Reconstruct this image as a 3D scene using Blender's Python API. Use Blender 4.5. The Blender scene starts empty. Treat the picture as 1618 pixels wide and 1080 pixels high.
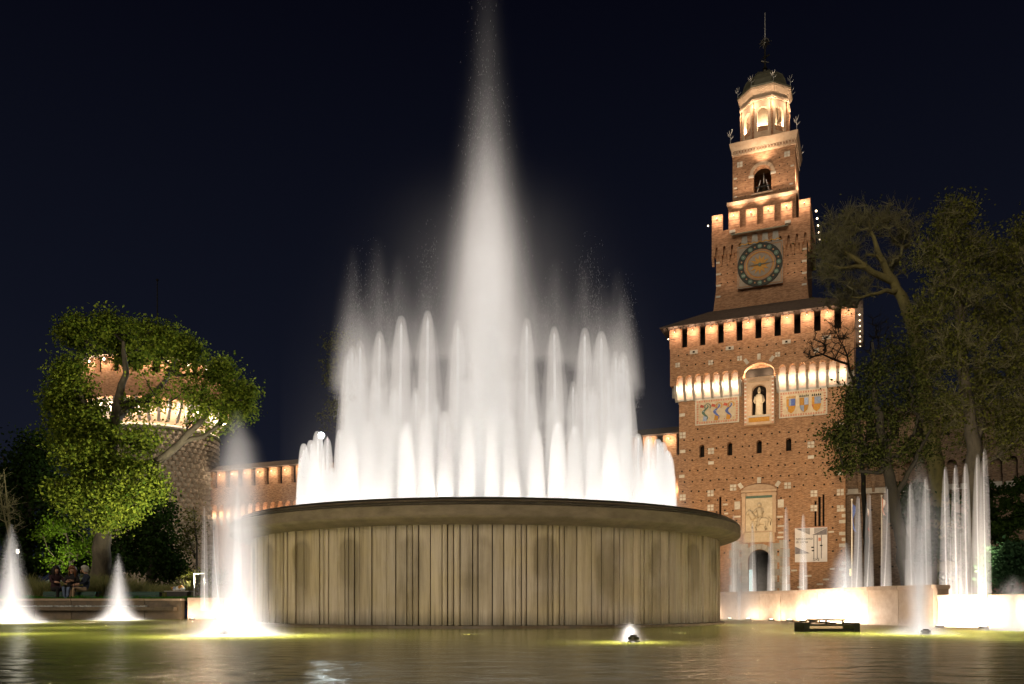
import bpy, math, random
import numpy as np
from mathutils import Vector, Matrix
from mathutils.geometry import tessellate_polygon

S = bpy.context.scene
COL = S.collection
rnd = random.Random(7)
PI = math.pi
R = math.radians

# ------------------------------------------------------------------ camera, world, exposure, sun
F = 1300.0                                   # focal length in pixels of the 1618 px wide photograph
EYE = 0.475                                  # camera height above the pool water
cam_d = bpy.data.cameras.new("camera")
cam = bpy.data.objects.new("camera", cam_d)
COL.objects.link(cam)
cam.location = (0, 0, EYE)
cam.rotation_euler = (PI / 2, 0, 0)
cam_d.sensor_width = 36.0
cam_d.lens = 36.0 * F / 1618.0
cam_d.shift_y = (956 - 540) / 1618.0
cam_d.clip_start = 0.05
cam_d.clip_end = 3000
S.camera = cam

W = bpy.data.worlds.new("World")
S.world = W
W.use_nodes = True
wn, wl = W.node_tree.nodes, W.node_tree.links
wn.clear()
w_out = wn.new("ShaderNodeOutputWorld")
w_bg = wn.new("ShaderNodeBackground")
w_tc = wn.new("ShaderNodeTexCoord")
w_sep = wn.new("ShaderNodeSeparateXYZ")
w_rmp = wn.new("ShaderNodeValToRGB")
wl.new(w_tc.outputs["Generated"], w_sep.inputs[0])
wl.new(w_sep.outputs["Z"], w_rmp.inputs[0])
e = w_rmp.color_ramp.elements
e[0].position, e[0].color = 0.0, (0.0105, 0.0125, 0.0225, 1)
e[1].position, e[1].color = 0.62, (0.0016, 0.0018, 0.0050, 1)
m_ = w_rmp.color_ramp.elements.new(0.3)
m_.color = (0.0050, 0.0062, 0.0128, 1)
wl.new(w_rmp.outputs[0], w_bg.inputs[0])
w_bg.inputs[1].default_value = 1.0
wl.new(w_bg.outputs[0], w_out.inputs[0])

S.view_settings.view_transform = "Standard"
S.view_settings.look = "None"
S.view_settings.exposure = 0.0
S.view_settings.gamma = 1.0
S.view_settings.use_curve_mapping = False
S.render.engine = "CYCLES"
cy = S.cycles
cy.use_denoising = True
try:
    cy.denoiser = "OPENIMAGEDENOISE"
except Exception:
    pass
cy.max_bounces = 5
cy.diffuse_bounces = 2
cy.glossy_bounces = 3
cy.transmission_bounces = 3
cy.volume_bounces = 0
cy.transparent_max_bounces = 12
cy.sample_clamp_indirect = 3.0
cy.use_adaptive_sampling = True
cy.adaptive_threshold = 0.02
cy.use_light_tree = True
cy.volume_step_rate = 0.12
cy.volume_max_steps = 512
cy.caustics_reflective = False
cy.caustics_refractive = False

# city glow from the square behind the camera: one very soft, weak, warm sun
sun_d = bpy.data.lights.new("city_glow", "SUN")
sun_d.energy = 1.1
sun_d.angle = R(25)
sun_d.color = (1.0, 0.86, 0.67)
sun = bpy.data.objects.new("city_glow", sun_d)
COL.objects.link(sun)
sun.rotation_euler = Vector((0.32, 0.90, -0.30)).to_track_quat("-Z", "Y").to_euler()


# ------------------------------------------------------------------ helpers
def P(u, v, Y):
    """World point seen at photograph pixel (u, v) at distance Y."""
    return Vector(((u - 809) / F * Y, Y, EYE + (956 - v) / F * Y))


class MB:
    def __init__(self):
        self.v, self.f = [], []

    def add(self, verts, faces):
        o = len(self.v)
        self.v.extend(tuple(p) for p in verts)
        self.f.extend(tuple(i + o for i in f) for f in faces)
        return self

    def box(self, x0, x1, y0, y1, z0, z1, M=None):
        vs = [Vector(p) for p in ((x0, y0, z0), (x1, y0, z0), (x1, y1, z0), (x0, y1, z0), (x0, y0, z1), (x1, y0, z1), (x1, y1, z1), (x0, y1, z1))]
        if M is not None:
            vs = [M @ p for p in vs]
        return self.add(vs, [(0, 3, 2, 1), (4, 5, 6, 7), (0, 1, 5, 4), (1, 2, 6, 5), (2, 3, 7, 6), (3, 0, 4, 7)])

    def frustum(self, a, b):
        """a, b: (x0, x1, y0, y1, z): two horizontal rectangles joined."""
        vs = []
        for x0, x1, y0, y1, z in (a, b):
            vs += [(x0, y0, z), (x1, y0, z), (x1, y1, z), (x0, y1, z)]
        return self.add(vs, [(0, 3, 2, 1), (4, 5, 6, 7), (0, 1, 5, 4), (1, 2, 6, 5), (2, 3, 7, 6), (3, 0, 4, 7)])

    def lathe(self, prof, n, c=(0, 0, 0), a0=0.0, a1=2 * PI, sx=1.0, sy=1.0):
        full = abs(a1 - a0 - 2 * PI) < 1e-6
        cols = n if full else n + 1
        vs = []
        for i in range(cols):
            a = a0 + (a1 - a0) * i / n
            for r, z in prof:
                vs.append((c[0] + r * math.cos(a) * sx, c[1] + r * math.sin(a) * sy, c[2] + z))
        k = len(prof)
        fs = []
        for i in range(n):
            j = (i + 1) % cols
            for q in range(k - 1):
                fs.append((i * k + q, j * k + q, j * k + q + 1, i * k + q + 1))
        if full:
            if prof[0][0] > 1e-6:
                fs.append(tuple((cols - 1 - i) * k for i in range(cols)))
            if prof[-1][0] > 1e-6:
                fs.append(tuple(i * k + k - 1 for i in range(cols)))
        return self.add(vs, fs)

    def tube(self, pts, rad, n=6, cap=True):
        pts = [Vector(p) for p in pts]
        if not isinstance(rad, (list, tuple)):
            rad = [rad] * len(pts)
        vs = []
        up = Vector((0, 0, 1))
        for i, p in enumerate(pts):
            t = (pts[min(i + 1, len(pts) - 1)] - pts[max(i - 1, 0)]).normalized()
            a = t.cross(up)
            if a.length < 1e-3:
                a = t.cross(Vector((1, 0, 0)))
            a.normalize()
            b = t.cross(a)
            for q in range(n):
                w = 2 * PI * q / n
                vs.append(p + (a * math.cos(w) + b * math.sin(w)) * rad[i])
        fs = []
        for i in range(len(pts) - 1):
            for q in range(n):
                fs.append((i * n + q, i * n + (q + 1) % n, (i + 1) * n + (q + 1) % n, (i + 1) * n + q))
        if cap:
            fs.append(tuple(range(n - 1, -1, -1)))
            fs.append(tuple((len(pts) - 1) * n + q for q in range(n)))
        return self.add(vs, fs)

    def prism(self, poly, y0, y1, axis="y"):
        """Extrude a 2-D polygon (x, z) along y from y0 to y1 (y0 is the front)."""
        n = len(poly)
        vs = [(x, y0, z) for x, z in poly] + [(x, y1, z) for x, z in poly]
        fs = []
        for t in tessellate_polygon([[Vector((x, z, 0)) for x, z in poly]]):
            fs.append(tuple(t))
            fs.append(tuple(n + i for i in reversed(t)))
        for i in range(n):
            j = (i + 1) % n
            fs.append((i, j, n + j, n + i))
        return self.add(vs, fs)

    def facade(self, outer, holes, y, reveal):
        """Wall sheet in the plane y with openings whose reveals run back by reveal."""
        loops = [outer] + holes
        flat = [p for lp in loops for p in lp]
        vs = [(x, y, z) for x, z in flat]
        fs = [tuple(t) for t in tessellate_polygon([[Vector((x, z, 0)) for x, z in lp] for lp in loops])]
        self.add(vs, fs)
        for lp in holes:
            n = len(lp)
            self.add([(x, y, z) for x, z in lp] + [(x, y + reveal, z) for x, z in lp], [(i, (i + 1) % n, n + (i + 1) % n, n + i) for i in range(n)])
        return self

    def ball(self, c, r, n=8, m=6, sz=1.0):
        prof = [(r * math.sin(PI * i / m), -r * sz * math.cos(PI * i / m)) for i in range(m + 1)]
        prof[0] = (0.0, -r * sz)
        prof[-1] = (0.0, r * sz)
        return self.lathe(prof, n, c)

    def mesh(self, name, m=None, smooth=False):
        me = bpy.data.meshes.new(name)
        me.from_pydata(self.v, [], self.f)
        if m is not None:
            me.materials.append(m)
        me.update()
        import bmesh
        bm = bmesh.new()
        bm.from_mesh(me)
        bmesh.ops.recalc_face_normals(bm, faces=bm.faces)
        bm.to_mesh(me)
        bm.free()
        if smooth:
            me.polygons.foreach_set("use_smooth", [True] * len(me.polygons))
        return me

    def build(self, name, m, parent=None, loc=(0, 0, 0), rot=(0, 0, 0), smooth=False):
        return link(name, self.mesh(name, m, smooth), parent, loc, rot)


def link(name, data, parent=None, loc=(0, 0, 0), rot=(0, 0, 0), scale=(1, 1, 1)):
    o = bpy.data.objects.new(name, data)
    COL.objects.link(o)
    if parent is not None:
        o.parent = parent
    o.location, o.rotation_euler, o.scale = loc, rot, scale
    return o


def tag(o, label=None, cat=None, group=None, kind=None):
    if label:
        o["label"] = label
    if cat:
        o["category"] = cat
    if group:
        o["group"] = group
    if kind:
        o["kind"] = kind
    return o


def empty(name, label, cat, loc=(0, 0, 0), rz=0.0, group=None):
    o = link(name, None, None, loc, (0, 0, rz))
    o.empty_display_size = 0.3
    return tag(o, label, cat, group)


def np_mesh(name, V, Q, m, parent=None, smooth=False, loc=(0, 0, 0)):
    me = bpy.data.meshes.new(name)
    V = np.asarray(V, np.float32)
    Q = np.asarray(Q, np.int32)
    k = Q.shape[1]
    me.vertices.add(len(V))
    me.vertices.foreach_set("co", V.ravel())
    me.loops.add(Q.size)
    me.loops.foreach_set("vertex_index", Q.ravel())
    me.polygons.add(len(Q))
    me.polygons.foreach_set("loop_start", np.arange(0, Q.size, k, dtype=np.int32))
    if smooth:
        me.polygons.foreach_set("use_smooth", np.ones(len(Q), bool))
    me.materials.append(m)
    me.update(calc_edges=True)
    return link(name, me, parent, loc)


def lamp(kind, loc, power, color, parent=None, radius=0.1, aim=None, cone=60, blend=0.6, shadow=True):
    d = bpy.data.lights.new("light", kind)
    d.energy = power
    d.color = color
    d.shadow_soft_size = radius
    if not shadow:
        d.use_shadow = False
        try:
            d.cycles.cast_shadow = False
        except Exception:
            pass
    o = link("light", d, parent, loc)
    if kind == "SPOT":
        d.spot_size = R(cone)
        d.spot_blend = blend
        v = Vector(aim) - Vector(loc)
        o.rotation_euler = v.to_track_quat("-Z", "Y").to_euler()
    return o


# ------------------------------------------------------------------ materials
def nodes_of(name):
    m = bpy.data.materials.new(name)
    m.use_nodes = True
    n, l = m.node_tree.nodes, m.node_tree.links
    n.clear()
    out = n.new("ShaderNodeOutputMaterial")
    return m, n, l, out


def ramp(n, stops):
    r = n.new("ShaderNodeValToRGB")
    els = r.color_ramp.elements
    els[0].position, els[0].color = stops[0][0], (*stops[0][1], 1)
    els[1].position, els[1].color = stops[-1][0], (*stops[-1][1], 1)
    for p, c in stops[1:-1]:
        x = els.new(p)
        x.color = (*c, 1)
    return r


def mat(name, c1, c2=None, scale=3.0, rough=0.8, bump=0.15, stretch=(1, 1, 1), metal=0.0, detail=6.0, world=False, spec=0.3):
    """Two-tone noise-mottled surface with fine relief."""
    m, n, l, out = nodes_of(name)
    b = n.new("ShaderNodeBsdfPrincipled")
    b.inputs["Roughness"].default_value = rough
    b.inputs["Metallic"].default_value = metal
    b.inputs["Specular IOR Level"].default_value = spec
    if c2 is None:
        c2 = tuple(x * 0.65 for x in c1)
    if world:
        src = n.new("ShaderNodeNewGeometry").outputs["Position"]
    else:
        src = n.new("ShaderNodeTexCoord").outputs["Object"]
    mp = n.new("ShaderNodeMapping")
    mp.inputs["Scale"].default_value = stretch
    l.new(src, mp.inputs["Vector"])
    t = n.new("ShaderNodeTexNoise")
    t.inputs["Scale"].default_value = scale
    t.inputs["Detail"].default_value = detail
    t.inputs["Roughness"].default_value = 0.65
    l.new(mp.outputs[0], t.inputs["Vector"])
    r = ramp(n, [(0.3, c2), (0.7, c1)])
    l.new(t.outputs["Fac"], r.inputs[0])
    oi = n.new("ShaderNodeObjectInfo")
    hv = n.new("ShaderNodeHueSaturation")
    mr = n.new("ShaderNodeMapRange")
    mr.inputs["To Min"].default_value = 0.82
    mr.inputs["To Max"].default_value = 1.15
    l.new(oi.outputs["Random"], mr.inputs["Value"])
    l.new(mr.outputs[0], hv.inputs["Value"])
    l.new(r.outputs[0], hv.inputs["Color"])
    l.new(hv.outputs[0], b.inputs["Base Color"])
    if bump:
        bp = n.new("ShaderNodeBump")
        bp.inputs["Strength"].default_value = bump
        bp.inputs["Distance"].default_value = 0.03
        t2 = n.new("ShaderNodeTexNoise")
        t2.inputs["Scale"].default_value = scale * 6
        t2.inputs["Detail"].default_value = 4
        l.new(mp.outputs[0], t2.inputs["Vector"])
        l.new(t2.outputs["Fac"], bp.inputs["Height"])
        l.new(bp.outputs[0], b.inputs["Normal"])
    l.new(b.outputs[0], out.inputs[0])
    return m


def brick_mat(name, c1, c2, mortar, tint):
    """Lombard brick: brick courses, patchy repairs and rain streaks."""
    m, n, l, out = nodes_of(name)
    b = n.new("ShaderNodeBsdfPrincipled")
    b.inputs["Roughness"].default_value = 0.9
    b.inputs["Specular IOR Level"].default_value = 0.15
    tc = n.new("ShaderNodeTexCoord")
    sp = n.new("ShaderNodeSeparateXYZ")
    l.new(tc.outputs["Object"], sp.inputs[0])
    ad = n.new("ShaderNodeMath")
    ad.operation = "ADD"
    l.new(sp.outputs["X"], ad.inputs[0])
    l.new(sp.outputs["Y"], ad.inputs[1])
    cb = n.new("ShaderNodeCombineXYZ")
    l.new(ad.outputs[0], cb.inputs["X"])
    l.new(sp.outputs["Z"], cb.inputs["Y"])
    br = n.new("ShaderNodeTexBrick")
    br.inputs["Scale"].default_value = 1.0
    br.inputs["Brick Width"].default_value = 0.34
    br.inputs["Row Height"].default_value = 0.11
    br.inputs["Mortar Size"].default_value = 0.012
    br.inputs["Color1"].default_value = (*c1, 1)
    br.inputs["Color2"].default_value = (*c2, 1)
    br.inputs["Mortar"].default_value = (*mortar, 1)
    l.new(cb.outputs[0], br.inputs["Vector"])
    t = n.new("ShaderNodeTexNoise")
    t.inputs["Scale"].default_value = 0.55
    t.inputs["Detail"].default_value = 8
    t.inputs["Roughness"].default_value = 0.7
    l.new(tc.outputs["Object"], t.inputs["Vector"])
    r = ramp(n, [(0.32, tint), (0.5, (1, 1, 1)), (0.72, (1.12, 1.05, 0.95))])
    l.new(t.outputs["Fac"], r.inputs[0])
    mx = n.new("ShaderNodeMix")
    mx.data_type = "RGBA"
    mx.blend_type = "MULTIPLY"
    mx.inputs[0].default_value = 1.0
    l.new(br.outputs["Color"], mx.inputs[6])
    l.new(r.outputs[0], mx.inputs[7])
    mp = n.new("ShaderNodeMapping")
    mp.inputs["Scale"].default_value = (2.6, 2.6, 7.5)
    l.new(tc.outputs["Object"], mp.inputs[0])
    t3 = n.new("ShaderNodeTexNoise")
    t3.inputs["Scale"].default_value = 1.0
    t3.inputs["Detail"].default_value = 5
    l.new(mp.outputs[0], t3.inputs["Vector"])
    r3 = ramp(n, [(0.36, (0.66, 0.62, 0.6)), (0.62, (1.12, 1.12, 1.12))])
    l.new(t3.outputs["Fac"], r3.inputs[0])
    mx2 = n.new("ShaderNodeMix")
    mx2.data_type = "RGBA"
    mx2.blend_type = "MULTIPLY"
    mx2.inputs[0].default_value = 1.0
    l.new(mx.outputs[2], mx2.inputs[6])
    l.new(r3.outputs[0], mx2.inputs[7])
    l.new(mx2.outputs[2], b.inputs["Base Color"])
    bp = n.new("ShaderNodeBump")
    bp.inputs["Strength"].default_value = 0.5
    bp.inputs["Distance"].default_value = 0.03
    l.new(br.outputs["Fac"], bp.inputs["Height"])
    bp.invert = True
    l.new(bp.outputs[0], b.inputs["Normal"])
    l.new(b.outputs[0], out.inputs[0])
    return m


def emit(name, color, s):
    m, n, l, out = nodes_of(name)
    em = n.new("ShaderNodeEmission")
    em.inputs[0].default_value = (*color, 1)
    em.inputs[1].default_value = s
    l.new(em.outputs[0], out.inputs[0])
    m.cycles.emission_sampling = "NONE"
    return m


def mist(name, dens, color=(1.0, 0.955, 0.925), g=0.0):
    """Water blown to fine drops: an even scattering volume."""
    m, n, l, out = nodes_of(name)
    v = n.new("ShaderNodeVolumeScatter")
    v.inputs["Color"].default_value = (*color, 1)
    v.inputs["Density"].default_value = dens
    v.inputs["Anisotropy"].default_value = g
    l.new(v.outputs[0], out.inputs["Volume"])
    return m


def soft_mist(name, zs, dens, wid, color=(1.0, 0.955, 0.925), streak=0.0, ring=0.0):
    """Spray that thins out softly from its axis (or from a ring of radius ring round it): density and width are read off the height."""
    m, n, l, out = nodes_of(name)

    def mth(op, a, b=None, c=None):
        q = n.new("ShaderNodeMath")
        q.operation = op
        for i, x in enumerate((a, b, c)):
            if x is None:
                continue
            if isinstance(x, (int, float)):
                q.inputs[i].default_value = x
            else:
                l.new(x, q.inputs[i])
        return q.outputs[0]

    tc = n.new("ShaderNodeTexCoord")
    sp = n.new("ShaderNodeSeparateXYZ")
    l.new(tc.outputs["Object"], sp.inputs[0])
    H = zs[-1]
    t = mth("DIVIDE", sp.outputs["Z"], H)

    def curve(vals):
        r = ramp(n, [(zs[0] / H, (vals[0],) * 3)] + [(z / H, (v,) * 3) for z, v in zip(zs[1:-1], vals[1:-1])] + [(1.0, (vals[-1],) * 3)])
        l.new(t, r.inputs[0])
        return r.outputs[0]

    d, w = curve(dens), curve(wid)
    r = mth("SQRT", mth("ADD", mth("MULTIPLY", sp.outputs["X"], sp.outputs["X"]), mth("MULTIPLY", sp.outputs["Y"], sp.outputs["Y"])))
    if ring:
        r = mth("SUBTRACT", r, ring)
    q = mth("DIVIDE", r, w)
    g = mth("EXPONENT", mth("MULTIPLY", mth("MULTIPLY", q, q), -1.0))
    dd = mth("MULTIPLY", d, g)
    if streak:
        mp = n.new("ShaderNodeMapping")
        mp.inputs["Scale"].default_value = (3.2, 3.2, 0.35)
        l.new(tc.outputs["Object"], mp.inputs[0])
        nz = n.new("ShaderNodeTexNoise")
        nz.inputs["Scale"].default_value = 1.0
        nz.inputs["Detail"].default_value = 3.0
        l.new(mp.outputs[0], nz.inputs["Vector"])
        dd = mth("MULTIPLY", dd, mth("MAXIMUM", mth("ADD", 1.0, mth("MULTIPLY", mth("SUBTRACT", nz.outputs["Fac"], 0.5), streak)), 0.0))
    v = n.new("ShaderNodeVolumeScatter")
    v.inputs["Color"].default_value = (*color, 1)
    l.new(dd, v.inputs["Density"])
    l.new(v.outputs[0], out.inputs["Volume"])
    return m


def leaf_mat(name, c1, c2, trans=0.35):
    m, n, l, out = nodes_of(name)
    ge = n.new("ShaderNodeNewGeometry")
    r = ramp(n, [(0.0, c2), (1.0, c1)])
    l.new(ge.outputs["Random Per Island"], r.inputs[0])
    d = n.new("ShaderNodeBsdfDiffuse")
    t = n.new("ShaderNodeBsdfTranslucent")
    mx = n.new("ShaderNodeMixShader")
    mx.inputs[0].default_value = trans
    l.new(r.outputs[0], d.inputs[0])
    l.new(r.outputs[0], t.inputs[0])
    l.new(d.outputs[0], mx.inputs[1])
    l.new(t.outputs[0], mx.inputs[2])
    l.new(mx.outputs[0], out.inputs[0])
    return m


def panel_mat(name):
    """Travertine staves of the drum: vertical streaks, algae and the round-headed darker patches."""
    m, n, l, out = nodes_of(name)
    b = n.new("ShaderNodeBsdfPrincipled")
    b.inputs["Roughness"].default_value = 0.5
    b.inputs["Specular IOR Level"].default_value = 0.4
    ge = n.new("ShaderNodeNewGeometry")
    tc = n.new("ShaderNodeTexCoord")
    mp = n.new("ShaderNodeMapping")
    mp.inputs["Scale"].default_value = (9, 9, 0.5)
    l.new(ge.outputs["Position"], mp.inputs[0])
    t = n.new("ShaderNodeTexNoise")
    t.inputs["Scale"].default_value = 1.6
    t.inputs["Detail"].default_value = 9
    t.inputs["Roughness"].default_value = 0.7
    l.new(mp.outputs[0], t.inputs["Vector"])
    r = ramp(n, [(0.30, (0.29, 0.23, 0.15)), (0.5, (0.44, 0.355, 0.25)), (0.75, (0.54, 0.445, 0.325))])
    l.new(t.outputs["Fac"], r.inputs[0])
    # algae tint patches
    t2 = n.new("ShaderNodeTexNoise")
    t2.inputs["Scale"].default_value = 0.8
    t2.inputs["Detail"].default_value = 5
    l.new(ge.outputs["Position"], t2.inputs["Vector"])
    r2 = ramp(n, [(0.42, (1, 1, 1)), (0.65, (0.95, 0.92, 0.74))])
    l.new(t2.outputs["Fac"], r2.inputs[0])
    mx = n.new("ShaderNodeMix")
    mx.data_type = "RGBA"
    mx.blend_type = "MULTIPLY"
    mx.inputs[0].default_value = 1
    l.new(r.outputs[0], mx.inputs[6])
    l.new(r2.outputs[0], mx.inputs[7])
    # darker patches: periodic round the drum, round-headed
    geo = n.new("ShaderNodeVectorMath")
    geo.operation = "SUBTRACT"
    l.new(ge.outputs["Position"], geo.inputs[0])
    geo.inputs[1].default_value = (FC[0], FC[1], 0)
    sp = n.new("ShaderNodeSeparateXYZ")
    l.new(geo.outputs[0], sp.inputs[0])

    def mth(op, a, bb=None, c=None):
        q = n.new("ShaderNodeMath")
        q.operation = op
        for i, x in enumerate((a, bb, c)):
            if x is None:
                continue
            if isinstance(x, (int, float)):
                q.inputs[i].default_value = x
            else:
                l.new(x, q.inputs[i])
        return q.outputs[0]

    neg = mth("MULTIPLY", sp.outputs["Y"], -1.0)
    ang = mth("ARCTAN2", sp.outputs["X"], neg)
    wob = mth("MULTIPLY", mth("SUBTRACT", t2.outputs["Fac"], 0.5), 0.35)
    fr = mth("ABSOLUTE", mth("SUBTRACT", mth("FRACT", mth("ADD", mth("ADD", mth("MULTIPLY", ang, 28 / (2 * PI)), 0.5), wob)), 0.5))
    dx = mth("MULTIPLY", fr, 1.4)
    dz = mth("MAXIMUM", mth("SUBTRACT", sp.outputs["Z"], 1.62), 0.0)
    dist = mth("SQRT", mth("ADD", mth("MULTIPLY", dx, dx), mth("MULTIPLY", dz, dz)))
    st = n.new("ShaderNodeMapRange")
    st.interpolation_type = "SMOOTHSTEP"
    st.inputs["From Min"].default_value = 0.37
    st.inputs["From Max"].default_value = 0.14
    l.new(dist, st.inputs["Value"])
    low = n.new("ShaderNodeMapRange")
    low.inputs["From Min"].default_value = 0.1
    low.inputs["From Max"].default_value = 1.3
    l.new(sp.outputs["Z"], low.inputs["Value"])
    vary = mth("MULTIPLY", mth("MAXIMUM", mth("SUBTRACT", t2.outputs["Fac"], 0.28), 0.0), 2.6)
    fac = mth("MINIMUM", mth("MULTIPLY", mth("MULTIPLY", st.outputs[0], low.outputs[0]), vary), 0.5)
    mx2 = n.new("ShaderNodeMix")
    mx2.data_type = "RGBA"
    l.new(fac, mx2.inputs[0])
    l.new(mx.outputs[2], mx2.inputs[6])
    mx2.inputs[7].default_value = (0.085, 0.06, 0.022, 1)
    # slime line at the foot
    foot = n.new("ShaderNodeMapRange")
    foot.inputs["From Min"].default_value = 0.55
    foot.inputs["From Max"].default_value = 0.10
    l.new(mth("ADD", sp.outputs["Z"], mth("MULTIPLY", t.outputs["Fac"], 0.35)), foot.inputs["Value"])
    mx3 = n.new("ShaderNodeMix")
    mx3.data_type = "RGBA"
    l.new(foot.outputs[0], mx3.inputs[0])
    l.new(mx2.outputs[2], mx3.inputs[6])
    mx3.inputs[7].default_value = (0.035, 0.032, 0.012, 1)
    oi = n.new("ShaderNodeObjectInfo")
    hv = n.new("ShaderNodeHueSaturation")
    mr = n.new("ShaderNodeMapRange")
    mr.inputs["To Min"].default_value = 0.86
    mr.inputs["To Max"].default_value = 1.1
    l.new(oi.outputs["Random"], mr.inputs["Value"])
    l.new(mr.outputs[0], hv.inputs["Value"])
    l.new(mx3.outputs[2], hv.inputs["Color"])
    l.new(hv.outputs[0], b.inputs["Base Color"])
    bp = n.new("ShaderNodeBump")
    bp.inputs["Strength"].default_value = 0.35
    bp.inputs["Distance"].default_value = 0.02
    l.new(t.outputs["Fac"], bp.inputs["Height"])
    l.new(bp.outputs[0], b.inputs["Normal"])
    l.new(b.outputs[0], out.inputs[0])
    return m


def water_mat():
    """Turbid olive pool water: a soft body colour under a rippled, slightly blurred mirror."""
    m, n, l, out = nodes_of("pool_water")
    ge = n.new("ShaderNodeNewGeometry")
    mp = n.new("ShaderNodeMapping")
    mp.inputs["Scale"].default_value = (1.0, 1.5, 1)
    l.new(ge.outputs["Position"], mp.inputs[0])
    t = n.new("ShaderNodeTexNoise")
    t.inputs["Scale"].default_value = 1.9
    t.inputs["Detail"].default_value = 5
    t.inputs["Distortion"].default_value = 0.7
    l.new(mp.outputs[0], t.inputs["Vector"])
    bp = n.new("ShaderNodeBump")
    bp.inputs["Strength"].default_value = 0.5
    bp.inputs["Distance"].default_value = 0.10
    l.new(t.outputs["Fac"], bp.inputs["Height"])
    d = n.new("ShaderNodeBsdfDiffuse")
    d.inputs["Color"].default_value = (0.21, 0.20, 0.018, 1)
    g = n.new("ShaderNodeBsdfGlossy")
    g.inputs["Color"].default_value = (0.85, 0.82, 0.74, 1)
    g.inputs["Roughness"].default_value = 0.2
    l.new(bp.outputs[0], g.inputs["Normal"])
    lw = n.new("ShaderNodeLayerWeight")
    lw.inputs["Blend"].default_value = 0.5
    mr = n.new("ShaderNodeMapRange")
    mr.inputs["To Min"].default_value = 0.05
    mr.inputs["To Max"].default_value = 0.74
    l.new(lw.outputs["Facing"], mr.inputs["Value"])
    tr = n.new("ShaderNodeBsdfTranslucent")
    tr.inputs["Color"].default_value = (0.42, 0.43, 0.08, 1)
    body = n.new("ShaderNodeMixShader")
    body.inputs[0].default_value = 0.5
    l.new(d.outputs[0], body.inputs[1])
    l.new(tr.outputs[0], body.inputs[2])
    mx = n.new("ShaderNodeMixShader")
    l.new(mr.outputs[0], mx.inputs[0])
    l.new(body.outputs[0], mx.inputs[1])
    l.new(g.outputs[0], mx.inputs[2])
    l.new(mx.outputs[0], out.inputs[0])
    return m


FC = (-0.69, 23.0)                            # fountain centre
M = {}
M["water"] = water_mat()
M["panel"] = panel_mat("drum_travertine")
M["rim"] = mat("weathered_rim_stone", (0.28, 0.215, 0.14), (0.15, 0.115, 0.07), 2.2, 0.7, 0.25, (1, 1, 2.5), world=True)
M["rim_dark"] = mat("dark_rim_moulding", (0.10, 0.082, 0.058), (0.05, 0.042, 0.03), 3.0, 0.6, 0.2)
M["joint"] = mat("dark_joint", (0.03, 0.024, 0.015))
M["pinkstone"] = mat("pink_granite", (0.46, 0.33, 0.23), (0.33, 0.22, 0.145), 5.0, 0.65, 0.12)
M["wetstone"] = mat("wet_brown_stone", (0.16, 0.105, 0.055), (0.07, 0.05, 0.028), 3.0, 0.45, 0.2)
M["brick"] = brick_mat("lombard_brick", (0.41, 0.225, 0.118), (0.31, 0.16, 0.083), (0.42, 0.31, 0.21), (0.78, 0.74, 0.7))
M["brick_up"] = brick_mat("smooth_brick", (0.40, 0.218, 0.118), (0.34, 0.178, 0.096), (0.38, 0.25, 0.16), (0.88, 0.85, 0.82))
M["brick_unlit"] = brick_mat("unlit_brick", (0.17, 0.115, 0.075), (0.12, 0.08, 0.055), (0.2, 0.16, 0.12), (0.7, 0.7, 0.7))  # castle brick darkened in colour, standing for the weaker floodlighting on this wall
M["marble"] = mat("white_marble", (0.66, 0.60, 0.50), (0.46, 0.41, 0.33), 2.5, 0.7, 0.1)
M["greystone"] = mat("grey_stone", (0.40, 0.37, 0.32), (0.26, 0.24, 0.21), 2.0, 0.75, 0.15)
M["bugnato"] = mat("rusticated_granite", (0.34, 0.29, 0.22), (0.15, 0.125, 0.095), 1.4, 0.85, 0.3)
M["archback"] = mat("pale_pink_plaster", (0.66, 0.50, 0.40), (0.55, 0.38, 0.28), 3, 0.85, 0.05)
M["plaster"] = mat("warm_plaster", (0.56, 0.41, 0.28), (0.43, 0.29, 0.185), 2.0, 0.85, 0.08)
M["cream"] = mat("cream_relief_stone", (0.68, 0.57, 0.40), (0.50, 0.39, 0.25), 2.6, 0.75, 0.2)
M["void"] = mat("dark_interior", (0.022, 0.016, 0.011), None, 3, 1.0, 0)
M["slate"] = mat("dark_roof_tiles", (0.085, 0.06, 0.042), (0.045, 0.032, 0.025), 3, 0.8, 0.3)
M["lead"] = mat("weathered_lead", (0.16, 0.15, 0.10), (0.09, 0.085, 0.055), 2, 0.5, 0.15, metal=0.3)
M["iron"] = mat("dark_iron", (0.03, 0.028, 0.025), None, 6, 0.5, 0, metal=0.6)
M["steel"] = mat("pale_painted_steel", (0.6, 0.58, 0.54), None, 3, 0.4, 0)
M["bronze"] = mat("dark_bronze", (0.07, 0.06, 0.045), (0.03, 0.028, 0.02), 5, 0.4, 0.1, metal=0.7)
M["gold"] = mat("gold_mosaic", (0.60, 0.29, 0.03), (0.38, 0.17, 0.015), 6, 0.5, 0.1)
M["green"] = mat("verdigris_enamel", (0.115, 0.19, 0.135), (0.06, 0.11, 0.075), 5, 0.5, 0.05)
M["clockring"] = mat("black_clock_ring", (0.035, 0.035, 0.026), (0.02, 0.022, 0.015), 6, 0.6, 0.1)
M["clockface"] = mat("pale_clock_face", (0.36, 0.31, 0.25), (0.27, 0.22, 0.17), 4, 0.8, 0.1)
M["terracotta"] = mat("terracotta_line", (0.42, 0.235, 0.12), (0.30, 0.15, 0.075), 5, 0.8, 0.1)
M["red"] = mat("red_enamel", (0.50, 0.10, 0.06), None, 5, 0.7, 0)
M["pinkline"] = mat("pink_tile", (0.58, 0.26, 0.18), (0.50, 0.20, 0.13), 8, 0.8, 0.05)
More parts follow.
